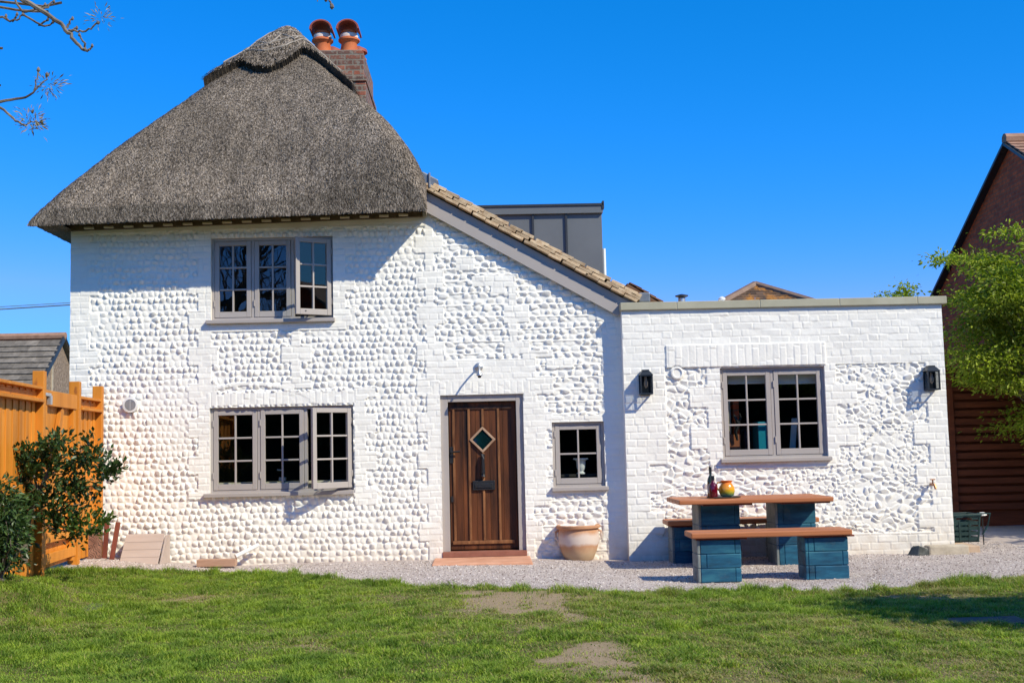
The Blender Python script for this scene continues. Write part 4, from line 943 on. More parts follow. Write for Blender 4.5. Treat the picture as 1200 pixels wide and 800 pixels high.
bottle(835.5, 12.70, 0.225, 0.047, rm, "shorter round red bottle with a dark neck on the tray", MAT['lantern'])
jb = NB("amber_to_teal_jug_glass"); sp_ = jb.n("SeparateXYZ"); jb.l(jb.coord(), sp_.inputs[0])
mr = jb.n("MapRange"); jb.l(sp_.outputs[2], mr.inputs[0]); mr.inputs[1].default_value = tz; mr.inputs[2].default_value = tz + 0.18
jc = jb.ramp(mr.outputs[0], [(0.08, (0.02, 0.22, 0.24)), (0.3, (0.35, 0.36, 0.03)), (0.55, (0.75, 0.33, 0.01)), (0.95, (0.75, 0.17, 0.01))])
jm = jb.done(jc, 0.08, spec=0.8)
x = at(851.5, 570, 12.74).x; y = 12.74; z = tz + 0.010
t = thing("glass_jug", "round orange glass jug shading to teal at its foot on the tray", "jug", (x, y, z))
m = MB(); m.lathe((x, y, z), [(0.045, 0), (0.07, 0.015), (0.085, 0.06), (0.082, 0.1), (0.06, 0.135), (0.052, 0.15), (0.066, 0.172), (0.058, 0.172), (0.045, 0.15)], 24); obj("body", m, jm, t, smooth=True)
m = MB(); m.tube([(x - 0.05, y, z + 0.16), (x - 0.1, y, z + 0.15), (x - 0.105, y, z + 0.1), (x - 0.075, y, z + 0.06)], 0.009, 8); obj("handle", m, mottled("amber_handle_glass", (0.5, 0.2, 0.03), (0.6, 0.3, 0.1), 4, 0.1, 0), t, smooth=True)

# ================================================================== POT AND THINGS AGAINST THE WALL
pb = gp(680, 656); px_, py_ = pb.x, pb.y + 0.16; zb = float(gz(px_, py_))
b = NB("lime_bloomed_terracotta"); sp_ = b.n("SeparateXYZ"); b.l(b.coord(), sp_.inputs[0])
ad = b.n("Math", operation='MULTIPLY_ADD'); b.l(b.noise(5, 4), ad.inputs[0]); ad.inputs[1].default_value = 0.13; b.l(sp_.outputs[2], ad.inputs[2])
band = b.ramp(ad.outputs[0], [(0.19, (0, 0, 0)), (0.23, (1, 1, 1)), (0.31, (0.9, 0.9, 0.9)), (0.37, (0, 0, 0))])
bc = b.ramp(b.noise(7, 5, 0.7), [(0.3, (0.42, 0.2, 0.10)), (0.7, (0.58, 0.31, 0.17))])
bc = b.mix(b.ramp(ad.outputs[0], [(0.10, (0.6, 0.6, 0.6)), (0.2, (0, 0, 0))]), bc, (0.5, 0.42, 0.28))
potm = b.done(b.mix(band, bc, (0.66, 0.55, 0.48)), 0.9)
t = thing("terracotta_pot", "lime stained terracotta pot with two small handles between the door and the extension", "plant pot", (px_, py_, zb))
m = MB(); m.lathe((px_, py_, zb - 0.01), [(0.15, 0), (0.165, 0.012), (0.205, 0.1), (0.232, 0.2), (0.238, 0.28), (0.228, 0.345), (0.226, 0.355), (0.255, 0.368), (0.258, 0.392), (0.245, 0.402), (0.215, 0.395), (0.205, 0.33), (0.18, 0.3), (0.0, 0.3)], 40); obj("pot_body", m, potm, t, smooth=True)
for s in (-1, 1):
    m = MB(); m.tube([(px_ + s * 0.228, py_, zb + 0.33), (px_ + s * 0.262, py_, zb + 0.31), (px_ + s * 0.265, py_, zb + 0.25), (px_ + s * 0.232, py_, zb + 0.21)], 0.014, 8); obj("handle", m, potm, t, smooth=True)
# sloping boarded cover
a = at(137, 660, 13.55); c = at(183, 660, 13.55); zg = float(gz(c.x, 13.6)) - 0.01; zt = at(160, 626, 13.85).z
t = thing("boarded_cover", "faded taupe sloping boarded cover leaning at the foot of the flint wall", "cover", ((a.x + c.x) / 2, 13.7, zg))
for k in range(4):
    f0, f1 = k / 4 + 0.006, (k + 1) / 4 - 0.006; P = lambda f: (13.6 + 0.19 * f, zg + 0.005 + (zt - zg - 0.005) * f)
    y0, z0 = P(f0); y1, z1 = P(f1); m = MB(); m.prism([(a.x + 0.03 * f0, y0, z0), (c.x + 0.03 * f0, y0, z0), (c.x + 0.03 * f1, y1, z1), (a.x + 0.03 * f1, y1, z1)], (0, 0.022, 0.012)); obj("board", m, MAT['taupebox'], t, bevel=0.004)
m = MB(); m.prism([(c.x + 0.004, 13.65, zg), (c.x + 0.034, 13.80, zt - 0.01), (c.x + 0.034, 13.93, zt - 0.01), (c.x + 0.034, 13.93, zg)], (0.02, 0, 0)); m.prism([(a.x + 0.01, 13.65, zg), (a.x + 0.04, 13.80, zt - 0.01), (a.x + 0.04, 13.93, zt - 0.01), (a.x + 0.04, 13.93, zg)], (0.02, 0, 0))
objs("side_panel", m, MAT['taupebox'], t, bevel=0.003)
# two stakes
for i, (pxs, tx, dd) in enumerate(((122.5, 3, 13.72), (130.5, 8, 13.66))):
    q0 = at(pxs, 654, dd); q1 = at(pxs + tx, 612 - 0 * i, dd + 0.16); m = MB(); m.beam((q0.x, dd, float(gz(q0.x, dd)) - 0.03), q1, 0.05, 0.035, (0, 1, 0))
    tag(obj("wooden_stake", m, MAT['redwood'], bevel=0.004), ["red brown stake with a mossy tip beside the rusty pierced panel", "red brown stake leaning right next to the taupe boarded cover"][i], "stake", "stakes leaning at the flint wall")
# rusty pierced panel
a, c = at(93, 654, 13.45), at(118, 650, 13.6); zg = float(gz(a.x, 13.4)) - 0.02; zt = at(100, 620, 13.5).z
b = NB("pierced_rusty_sheet"); vo = b.n("TexVoronoi", Scale=22.0, feature='DISTANCE_TO_EDGE'); wv = b.n("TexWave", Scale=14.0, Distortion=16.0, Detail=1.0, bands_direction='DIAGONAL'); b.l(b.coord(), wv.inputs["Vector"])
hole = b.ramp(wv.outputs[1], [(0.1, (1, 1, 1)), (0.16, (0, 0, 0))])
col = b.mix(hole, b.ramp(b.noise(14, 4), [(0.3, (0.15, 0.06, 0.035)), (0.7, (0.27, 0.13, 0.085))]), (0.012, 0.008, 0.006)); pm = b.done(col, 0.85)
m = MB(); d = (c - a); d.z = 0; d.normalize(); Lp = (Vector((c.x, c.y, 0)) - Vector((a.x, a.y, 0))).length; nn = 10
prof = [(Lp * k / nn, zt + 0.03 * math.sin(math.pi * k / nn)) for k in range(nn + 1)]
m.prism([(a.x, a.y, zg), (a.x + d.x * Lp, a.y + d.y * Lp, zg)] + [(a.x + d.x * s, a.y + d.y * s, zz) for s, zz in prof[::-1]], (d.y * 0.012, 0.012, 0))
tag(obj("rusty_panel", m, pm, bevel=0.002), "rusty scroll patterned iron panel leaning between the gate and the wall", "metal panel")
# plank with a length of pipe
a, c = gp(246, 657), gp(293, 656); m = MB(); yq = 13.72; zg = float(gz(a.x, yq)); m.obox(((a.x + c.x) / 2, yq, zg + 0.035), (1, 0.05, -0.01), (-0.05, 1, 0), (0, 0, 1), (c.x - a.x) / 2, 0.07, 0.04)
tag(obj("timber_offcut", m, MAT['plank'], bevel=0.006), "weathered timber offcut lying on the gravel under the downstairs window", "timber")
m = MB(); q0 = at(276, 652, 13.72); q1 = at(303, 638, 13.9); m.tube([(q0.x, 13.72, zg + 0.10), q1], 0.024, 10); tag(obj("white_pipe", m, MAT['whiteplastic'], smooth=True), "short pale pipe propped on the timber offcut against the flint wall", "pipe")
# kerb stone, flint and crate at the right corner
a, c = gp(1077, 657), gp(1124, 652); m = MB(); m.box(at(1089, 650, 13.62).x, XE + 0.10, YX - 0.2, YX - 0.03, -0.1, 0.045); rr_ = random.Random(3); 
tag(obj("kerb_stone", m, MAT['palestone'], bevel=0.02), "pale stone block at the foot of the extension's outer corner", "stone block")
m = MB(); q = at(1078, 655, 13.6); q.y = 13.4; q.z = -0.04; s_ = [(-.17, -.02, -.03), (-.06, -.09, -.03), (.1, -.07, -.03), (.11, .06, -.03), (-.12, .06, -.03), (-.10, -.02, .08), (-.02, -.06, .10), (.09, -.05, .06), (.1, .04, .07), (-.06, .05, .09)]
m.add([(q.x + u * .95, q.y + 0.2 + v_, q.z + w_) for u, v_, w_ in s_], [(4, 3, 2, 1, 0), (0, 1, 6, 5), (1, 2, 7, 6), (2, 3, 8, 7), (3, 4, 9, 8), (4, 0, 5, 9), (5, 6, 9), (6, 7, 8, 9)])
tag(obj("flint_stone", m, MAT['darkflint'], bevel=0.008), "dark broken flint lying at the left end of the pale corner stone", "stone")
m = MB(); q = gp(1150, 652); m.box(XE + 0.13, q.x + 0.25, 13.85, 14.6, -0.1, 0.012); tag(obj("path_slab", m, mottled("worn_orange_slab", (0.42, 0.28, 0.19), (0.56, 0.42, 0.3), 6, 0.9, 0.3, 40), bevel=0.01), "worn orange slab under the dark green crate", "slab")
a, c = at(1112, 634, 14.3), at(1151, 606, 14.3); z0 = 0.014
t = thing("plastic_crate", "dark green plastic crate with slotted sides beside the extension corner", "crate", ((a.x + c.x) / 2, 14.3, z0))
x0, x1, y0, y1, zc_ = a.x, c.x - 0.02, 14.3, 14.68, z0 + 0.33
m = MB()
def taper(bx):
    for i in range(len(bx.v)):
        x_, y_, z_ = bx.v[i]; f = (z_ - z0) / 0.33; cx_, cy_ = (x0 + x1) / 2, (y0 + y1) / 2; bx.v[i] = (cx_ + (x_ - cx_) * (0.86 + 0.14 * f), cy_ + (y_ - cy_) * (0.86 + 0.14 * f), z_)
for k in range(5):
    za, zz = z0 + 0.02 + k * 0.062, z0 + 0.02 + k * 0.062 + 0.04
    if k == 3: zz -= 0.0
    m.box(x0, x1, y0, y0 + 0.012, za, zz) if k < 4 else (m.box(x0, x0 + 0.1, y0, y0 + 0.012, za, zz), m.box(x1 - 0.1, x1, y0, y0 + 0.012, za, zz))
    m.box(x0, x1, y1 - 0.012, y1, za, zz); m.box(x0, x0 + 0.012, y0 + 0.013, y1 - 0.013, za, zz); m.box(x1 - 0.012, x1, y0 + 0.013, y1 - 0.013, za, zz)
for xx in (x0 - 0.004, x0 + (x1 - x0) * .33, x0 + (x1 - x0) * .66, x1 - 0.016): m.box(xx, xx + 0.02, y0 - 0.006, y0 + 0.008, z0, z0 + 0.31 if xx in (x0 - 0.004, x1 - 0.016) else z0 + 0.25)
m.box(x0 + 0.01, x1 - 0.01, y0 + 0.014, y1 - 0.014, z0, z0 + 0.018); taper(m)
obj("body", m, MAT['greenplastic'], t)
m = MB(); m.box(x0 - 0.012, x1 + 0.012, y0 - 0.014, y0 + 0.016, zc_ - 0.02, zc_ + 0.004); m.box(x0 - 0.012, x1 + 0.012, y1 - 0.016, y1 + 0.014, zc_ - 0.02, zc_ + 0.004); m.box(x0 - 0.012, x0 + 0.016, y0 + 0.017, y1 - 0.017, zc_ - 0.02, zc_ + 0.004); m.box(x1 - 0.016, x1 + 0.012, y0 + 0.017, y1 - 0.017, zc_ - 0.02, zc_ + 0.004); obj("rim", m, MAT['greenplastic'], t, bevel=0.004)
m = MB(); m.tube([(x1, y0 + 0.1, zc_), (x1 + 0.16, y0 + 0.1, zc_ + 0.0), (x1 + 0.12, y0 + 0.1, zc_ - 0.15), (x1 + 0.05, y0 + 0.1, zc_ - 0.25)], 0.012, 8); obj("handle", m, MAT['greenplastic'], t, smooth=True)
p = at(1157, 604, 14.6); t = thing('garden_light', 'small white topped stake light standing behind the green crate', 'garden light', (p.x, 14.75, -0.04)); m = MB(); m.lathe((p.x, 14.75, p.z), [(0.03, -0.01), (0.055, 0.0), (0.05, 0.018), (0.025, 0.035)], 14); obj('lamp_head', m, MAT['whiteplastic'], t, smooth=True); m = MB(); m.tube([(p.x, 14.75, -0.06), (p.x, 14.75, p.z - 0.005)], 0.008, 6); obj('stake', m, MAT['black'], t, smooth=True)

# ================================================================== FENCE AND GATE ON THE LEFT
def fp(px, D): q = at(px, 500, D); return Vector((q.x, q.y, 0))
NODE = {0: (115, 13.83), 1: (88, 12.9), 2: (43, 11.5)}
P115, P88, P43 = fp(115, 13.84), fp(88, 12.9), fp(46, 11.5); fd = (P43 - P115).normalized(); Pm = P43 + fd * 2.6
fn = Vector((-fd.y, fd.x, 0));
if fn.x < 0: fn = -fn                                        # fn points to the garden side
TOP = 1.93
def post(parent, P, h, hw=0.05):
    m = MB(); zb_ = float(gz(P.x, P.y)) - 0.1
    m.prism([P + fd * hw + fn * 0.05 + Vector((0, 0, zb_)), P - fd * hw + fn * 0.05 + Vector((0, 0, zb_)), P - fd * hw - fn * 0.055 + Vector((0, 0, zb_)), P + fd * hw - fn * 0.055 + Vector((0, 0, zb_))], (0, 0, h - zb_))
    return obj("post", m, MAT['fence'], parent, bevel=0.004)
def panel(parent, A, B, zt, bw=0.095):
    """feather-edge boards with rails on the garden side"""
    L_ = (B - A).length; n = max(3, int(L_ / bw)); d_ = (B - A).normalized(); m = MB()
    for k in range(n):
        c = A + d_ * (L_ * (k + .5) / n) - fn * 0.03; zb_ = float(gz(c.x, c.y)) + 0.02
        m.obox(c + Vector((0, 0, (zb_ + zt - 0.03) / 2)), d_, fn, (0, 0, 1), L_ / n / 2 - 0.002, 0.008 + 0.009 * (k % 2), (zt - 0.03 - zb_) / 2)
    obj("boards", m, MAT['fence'], parent, bevel=0.004)
    m = MB()
    for z_, dp, hh in ((zt - 0.015, 0.04, 0.014), (zt - 0.08, 0.012, 0.028), (zt - 0.135, 0.05, 0.016)):
        m.obox((A + B) / 2 + fn * (dp - 0.035) + Vector((0, 0, z_)), d_, fn, (0, 0, 1), L_ / 2 - 0.052, dp, hh)
    m.obox((A + B) / 2 + Vector((0, 0, 1.0)), d_, fn, (0, 0, 1), L_ / 2 - 0.052, 0.035, 0.04)
    objs("rail", m, MAT['fence'], parent, bevel=0.004)
F1 = thing("fence_panel", "narrow orange stained fence panel closing the gap between gate and cottage", "fence", P115, "orange fence panels")
panel(F1, P115 - fd * 0.02, P88, TOP); post(F1, P115 - fd * 0.0, TOP + 0.15)
F2 = thing("fence_panel", "long orange stained fence panel running out of the picture left of the gate", "fence", P43, "orange fence panels")
panel(F2, P43, Pm, TOP + 0.02); post(F2, P43, TOP + 0.17); post(F2, P88, TOP + 0.15); post(F2, Pm, TOP + 0.17)
G = thing("garden_gate", "orange stained boarded garden gate with a metal latch at its top left", "gate", (P88 + P43) / 2)
A, B = P88 + fd * 0.07, P43 - fd * 0.07; L_ = (B - A).length; zb_ = 0.2; m = MB()
for k in range(8):
    c = A + fd * (L_ * (k + .5) / 8) - fn * 0.03; m.obox(c + Vector((0, 0, (zb_ + TOP - 0.03) / 2)), fd, fn, (0, 0, 1), L_ / 16 - 0.002, 0.010, (TOP - 0.03 - zb_) / 2)
obj("boards", m, MAT['fence'], G, bevel=0.003)
m = MB(); mid = (A + B) / 2
m.obox(mid + fn * 0.005 + Vector((0, 0, TOP - 0.075)), fd, fn, (0, 0, 1), L_ / 2, 0.025, 0.075); m.obox(mid + fn * 0.005 + Vector((0, 0, zb_ + 0.1)), fd, fn, (0, 0, 1), L_ / 2, 0.025, 0.05); m.obox(mid + fn * 0.005 + Vector((0, 0, zb_ + 0.3)), fd, fn, (0, 0, 1), L_ / 2 - 0.1, 0.025, 0.05)
for c in (A + fd * 0.05, B - fd * 0.05): m.obox(c + fn * 0.003 + Vector((0, 0, (zb_ + TOP - 0.15) / 2)), fd, fn, (0, 0, 1), 0.05, 0.024, (TOP - 0.15 - zb_) / 2)
m.beam(A + fd * 0.5 + fn * 0.002 + Vector((0, 0, TOP - 0.16)), B - fd * 0.25 + fn * 0.002 + Vector((0, 0, 0.95)), 0.09, 0.045, fn)
obj("frame", m, MAT['fence'], G, bevel=0.004)
m = MB(); c = B + fn * 0.045 + Vector((0, 0, TOP - 0.05)); m.obox(c - fd * 0.04, fd, fn, (0, 0, 1), 0.09, 0.012, 0.016); m.obox(c - fd * 0.11 + Vector((0, 0, -0.05)), fd, fn, (0, 0, 1), 0.03, 0.02, 0.045)
objs("latch", m, MAT['galv'], G, bevel=0.003)

# ================================================================== NEIGHBOURS
# outbuilding on the left
Yh = 30.0; ap = at(71, 397, Yh); gx = ap.x; eh = 2.5; hd = (ap.z - eh) / 0.8
H = thing("flint_outbuilding", "low flint outbuilding with a grey tiled gable roof beyond the orange fence", "house", (gx - 4, Yh, 0))
m = MB(); m.prism([(gx, Yh - hd, -0.3), (gx, Yh + hd, -0.3), (gx, Yh + hd, eh), (gx, Yh, ap.z - 0.03), (gx, Yh - hd, eh)], (-12, 0, 0)); obj("wall", m, MAT['flintwall'], H)
m = MB(); up = Vector((0, hd, ap.z - eh)).normalized(); Ls = math.hypot(hd, ap.z - eh) + 0.3
tile_slope(m, Vector((gx - 12, Yh, ap.z)) - up * Ls + Vector((0, 0, 0.04)), (1, 0, 0), up, 12.12, Ls, 0.3, 0.24, 0.035, 0.01); up2 = Vector((0, -hd, ap.z - eh)).normalized()
m.prism([Vector((gx + 0.12, Yh, ap.z + 0.06)), Vector((gx + 0.12, Yh, ap.z + 0.06)) - up2 * Ls, Vector((gx + 0.12, Yh, ap.z - 0.03)) - up2 * Ls, Vector((gx + 0.12, Yh, ap.z - 0.03))], (-12.1, 0, 0))
roof = obj("roof", m, MAT['greytile'], H)
m = MB(); m.tube([(gx - 12, Yh, ap.z + 0.07), (gx + 0.13, Yh, ap.z + 0.07)], 0.1, 8); obj("ridge_tile", m, MAT['browntile'], roof)
m = MB(); m.beam(Vector((gx + 0.08, Yh, ap.z + 0.02)), Vector((gx + 0.08, Yh, ap.z + 0.02)) - up2 * Ls, 0.05, 0.12, (1, 0, 0)); m.beam(Vector((gx + 0.1, Yh, ap.z + 0.04)), Vector((gx + 0.1, Yh, ap.z + 0.04)) - up * Ls, 0.12, 0.05, (1, 0, 0)); obj("verge", m, MAT['zincdark'], roof)
m = MB(); q = at(67, 440, Yh - 0.6); m.box(gx, gx + 0.03, Yh - 0.62, Yh - 0.56, q.z - 0.5, q.z + 0.45); obj("vent_strip", m, MAT['palestone'], H)
# overhead cables
for i, (y0, y1, yy, r) in enumerate(((363.5, 357, 40, 0.022), (360, 354.5, 41, 0.012))):
    a, c = at(-160, y0 + 9, yy), at(84, y1, yy); dv = (c - a); m = MB(); m.tube([a - dv * 1.2 + Vector((0, 0, 0.5))] + [a + dv * (k / 12) + Vector((0, 0, 0.02 * math.sin(k))) * 0 for k in range(13)] + [c + dv * 1.5 + Vector((0, 0, 0.4))], r, 6)
    tag(obj("overhead_cable", m, MAT['lead']), ["thicker lower overhead cable crossing the sky left of the cottage", "thinner upper overhead cable crossing the sky left of the cottage"][i], "cable", "overhead cables")
# hipped roof behind the extension
Yp = 32.0; ap = at(885, 335, Yp); s = 3.6; dz = s * 0.53
H = thing("hipped_roof_house", "house behind with a small pyramid roof of orange lichened tiles above the parapet", "house", (ap.x, Yp, 0))
m = MB(); m.box(ap.x - s + .3, ap.x + s - .3, Yp - s + .3, Yp + s - .3, -0.3, ap.z - dz + 0.1); obj("wall", m, MAT['housebrick'], H)
b = NB("lichened_tile"); c1 = b.ramp(b.island(), [(0, (0.06, 0.035, 0.02)), (1, (0.15, 0.09, 0.055))]); c2 = b.mix(b.ramp(b.noise(1.6, 5, 0.7), [(0.5, (0, 0, 0)), (0.62, (0.85, 0.85, 0.85))]), c1, (0.5, 0.21, 0.03)); lt = b.done(c2, 0.9)
m = MB()
for sx, sy in ((0, -1), (1, 0), (-1, 0), (0, 1)):
    nrw = 22
    for k in range(nrw):
        f0, f1 = k / nrw, (k + 1.3) / nrw; f1 = min(f1, 1); w0, w1 = s * (1 - f0), s * (1 - f1)
        nt_ = max(1, int(w0 * 2 / 0.22))
        for j in range(nt_):
            u0, u1 = -1 + 2 * j / nt_, -1 + 2 * (j + 0.97) / nt_
            def Q(u, wq, f, l): return (ap.x + (sx * wq if sx else u * wq), Yp + (sy * wq if sy else u * wq), ap.z - dz + dz * f + l)
            m.add([Q(u0, w0, f0, .06), Q(u1, w0, f0, .06), Q(u1, w1, f1, .02), Q(u0, w1, f1, .02), Q(u0, w0, f0, .02), Q(u1, w0, f0, .02)], [(0, 1, 2, 3), (0, 4, 5, 1)])
m.box(ap.x - s, ap.x + s, Yp - s, Yp + s, ap.z - dz - 0.05, ap.z - dz + 0.015)
roof = obj("roof", m, lt, H)
m = MB()
for sx in (-1, 1):
    for sy in (-1, 1): m.tube([(ap.x, Yp, ap.z + 0.04), (ap.x + sx * s, Yp + sy * s, ap.z - dz + 0.04)], 0.1, 6)
obj("hip_tile", m, mottled('dull_hip_tile', (0.16, 0.10, 0.07), (0.26, 0.17, 0.12), 5), roof)
# brick house on the right
Yb = 22.0; ap = at(1184, 163, Yb); gx = ap.x; far = at(1103, 332, 25.6); 
k_ = ray(1103, 332); yfar = gx / k_[0] * k_[1]; zfar = EYE + k_[2] * gx / k_[0]; pitch = (ap.z - zfar) / (yfar - Yb); hd = 5.4; eh = ap.z - pitch * hd
H = thing("red_brick_house", "tall red brick gable house shaded behind the bright green tree", "house", (gx + 5, Yb, 0))
m = MB(); m.prism([(gx, Yb - hd, -0.3), (gx, Yb + hd, -0.3), (gx, Yb + hd, eh), (gx, Yb, ap.z - 0.12), (gx, Yb - hd, eh)], (12, 0, 0)); obj("wall", m, MAT['housebrick'], H)
m = MB(); up = Vector((0, pitch, 0)); up = Vector((0, 1, pitch)).normalized(); Ls = hd * math.hypot(1, pitch) + 0.35
tile_slope(m, Vector((gx - 0.1, Yb, ap.z - 0.06)) - up * Ls, (1, 0, 0), up, 12, Ls, 0.25, 0.2, 0.02, 0.008); up2 = Vector((0, -1, pitch)).normalized()
m.prism([Vector((gx - 0.1, Yb, ap.z)), Vector((gx - 0.1, Yb, ap.z)) - up2 * Ls, Vector((gx - 0.1, Yb, ap.z - 0.08)) - up2 * Ls, Vector((gx - 0.1, Yb, ap.z - 0.08))], (12, 0, 0)); roof = obj("roof", m, MAT['browntile'], H)
m = MB(); m.tube([(gx - 0.12, Yb, ap.z + 0.0), (gx + 12, Yb, ap.z + 0.0)], 0.11, 8); obj("ridge_tile", m, MAT['browntile'], roof)
m = MB()
for u_ in (up, up2): m.beam(Vector((gx - 0.07, Yb, ap.z - 0.09)), Vector((gx - 0.07, Yb, ap.z - 0.09)) - u_ * Ls, 0.05, 0.17, (1, 0, 0))
obj("bargeboard", m, MAT['zincdark'], H)
# slatted fence on the right
Ys = 17.6; a = at(1116, 560, Ys); x0 = a.x
S = thing("slatted_fence", "dark brown horizontal slatted fence in the shade under the green tree", "fence", (x0 + 2, Ys, 0))
for k in range(17):
    z_ = 0.2 + k * 0.125; m = MB(); m.box(x0 + 0.06, x0 + 5.5, Ys - 0.02, Ys + 0.005, z_, z_ + 0.085); obj("slat", m, MAT['fencedark'], S, bevel=0.003)
for xx in (x0, x0 + 1.8, x0 + 3.6, x0 + 5.4): m = MB(); m.box(xx - 0.045, xx + 0.055, Ys - 0.06, Ys - 0.021, -0.05, 2.35); obj("post", m, MAT['fencedark'], S, bevel=0.004)
m = MB(); m.box(x0 - 0.05, x0 + 5.5, Ys + 0.09, Ys + 0.12, -0.05, 2.3); obj("backing_board", m, MAT['fencedark'], S)
m = MB(); m.box(XE + 0.02, XE + 0.07, 17.0, 17.1, 2.0, 2.3)
# house behind the camera, mirrored in the open upstairs casement
H = thing("gabled_house", "dark gabled house that shows mirrored in the open upstairs casement", "house", (17, 2.2, 0))
hx_ = 12.3; m = MB(); m.prism([(hx_, -2.8, -0.3), (hx_, 7.2, -0.3), (hx_, 7.2, 2.6), (hx_, 2.2, 5.75), (hx_, -2.8, 2.6)], (9, 0, 0)); obj("wall", m, MAT['housebrick'], H)
m = MB()
for sgn in (-1, 1):
    e_ = Vector((hx_ - 0.2, 2.2 + sgn * 5.4, 2.34)); r_ = Vector((hx_ - 0.2, 2.2, 5.78)); m.prism([e_, r_, r_ + Vector((0, 0, 0.12)), e_ + Vector((0, 0, 0.12))], (9.4, 0, 0))
obj("roof", m, MAT['browntile'], H)
# ================================================================== TREES AND PLANTS
def branch_tree(rng, base, d0, length, rad, levels, spread=0.55, nch=(2, 3), segs=5, bend=0.18, upb=0.12, shrink=0.68):
    """returns list of (points, radii) and tip list (pos, dir)"""
    out, tips = [], []
    def go(p, d, L, r, lv):
        pts, rr = [p.copy()], [r]; n = segs
        for k in range(n):
            d = (d + Vector((rng.gauss(0, bend), rng.gauss(0, bend), rng.gauss(0, bend) + upb))).normalized(); p = p + d * (L / n); pts.append(p.copy()); rr.append(r * (1 - 0.45 * (k + 1) / n))
        out.append((pts, rr, lv))
        if lv == 0: tips.append((p, d)); return
        for k in range(rng.randint(*nch)):
            i = rng.randint(2, n); q = pts[i]; a = rng.uniform(0, 6.28); s = d.cross(Vector((0.3, 0.5, 0.8))).normalized(); t = d.cross(s)
            nd = (d * math.cos(spread) + (s * math.cos(a) + t * math.sin(a)) * math.sin(spread)).normalized(); go(q, nd, L * shrink * rng.uniform(.75, 1.15), rr[i] * .72, lv - 1)
        go(p, d, L * shrink, rr[-1], lv - 1)
    go(Vector(base), Vector(d0).normalized(), length, rad, levels)
    return out, tips
# --- bare tree overhead on the left: trunk out of the frame, twigs hang into the picture, limbs mirrored upstairs
rg = random.Random(21)
BT = thing("bare_tree", "bare winter tree whose budding twigs hang into the sky at top left", "tree", (-5.4, 4.0, 0))
o1, _ = branch_tree(rg, (-5.4, 4.0, -0.1), (0.05, 0, 1), 2.6, 0.15, 5, 0.62, (2, 3), 5, 0.14, 0.05, 0.74)
m = MB()
for pts, rr, lv in o1: m.tube(pts, [max(r, 0.006) for r in rr], 8 if lv > 2 else 5, caps=False)
def P3(px, py, D): return at(px, py, D)

def twig(pp, D, r0, r1, D2=None):
    r0, r1 = r0 * 0.62, r1 * 0.7; twm = MB()
    D2 = D2 or D; n = len(pp); pts = [P3(px, py, D + (D2 - D) * k / max(1, n - 1)) for k, (px, py) in enumerate(pp)]
    fine = []
    for a, c in zip(pts[:-1], pts[1:]):
        for k in range(3): f = k / 3; fine.append(a + (c - a) * f + Vector((rg.gauss(0, .0025), rg.gauss(0, .0025), rg.gauss(0, .0025))))
    fine.append(pts[-1]); N_ = len(fine); twm.tube(fine, [r0 + (r1 - r0) * k / (N_ - 1) for k in range(N_)], 6); obj('twig', twm, MAT['twig'], BT, smooth=True)
    return pts[-1]
def budat(p, r=0.012):
    r *= 0.7; bud = MB(); bud.lathe((p.x, p.y, p.z - r), [(r * .3, 0), (r * .8, r * .7), (r * .6, r * 1.6), (r * .1, r * 2.3)], 6); obj('bud', bud, MAT['bark'], BT, smooth=True)
DB = 5.2
twig([(-60, -60), (-10, -28), (27, 0), (52, 14), (72, 29), (80, 38), (86, 48), (96, 56), (103, 60)], DB, 0.02, 0.009)
for pp in ([(80, 36), (88, 37), (97, 37), (107, 34), (115, 27)], [(78, 32), (82, 26), (85, 22)], [(99, 59), (100, 52), (96, 46), (93, 41)], [(104, 59), (108, 54)], [(84, 37), (90, 33)],
           [(10, -14), (17, 0), (26, 14), (38, 24), (50, 31), (58, 30), (62, 26)], [(45, 29), (52, 26), (56, 23)], [(26, 14), (38, 12), (47, 8), (53, 6)], [(44, 10), (55, 8), (63, 2)],
           [(-40, 2), (0, 20), (12, 25), (20, 24), (27, 17)], [(9, 24), (7, 19)], [(14, 25), (20, 17)]):
    e = twig(pp, DB, 0.009, 0.005); budat(e)
e = twig([(-70, 128), (-30, 124), (0, 119), (20, 116), (34, 112), (44, 103)], DB + 0.3, 0.014, 0.006)
f1 = twig([(40, 106), (42, 95), (45, 82)], DB + 0.3, 0.006, 0.004); budat(f1, 0.016)
f2 = twig([(44, 103), (49, 98), (54, 93), (55, 88)], DB + 0.3, 0.006, 0.004); budat(f2, 0.016)
e = twig([(-60, 96), (-20, 112), (0, 126), (12, 136), (22, 144), (31, 147)], DB + 0.1, 0.012, 0.006)
f3 = twig([(30, 147), (36, 143), (42, 143), (49, 143)], DB + 0.1, 0.005, 0.003); budat(f3, 0.013); budat(P3(38, 131, DB + .1), 0.012)
for px, py, D in ((380, -6, DB), ):
    twig([(350, -60), (368, -20), (382, -4), (386, 2), (389, 7)], DB, 0.012, 0.005); budat(P3(389, 8, DB), 0.018); twig([(374, -12), (372, 2)], DB, 0.005, 0.003); budat(P3(382, 0, DB), 0.014)
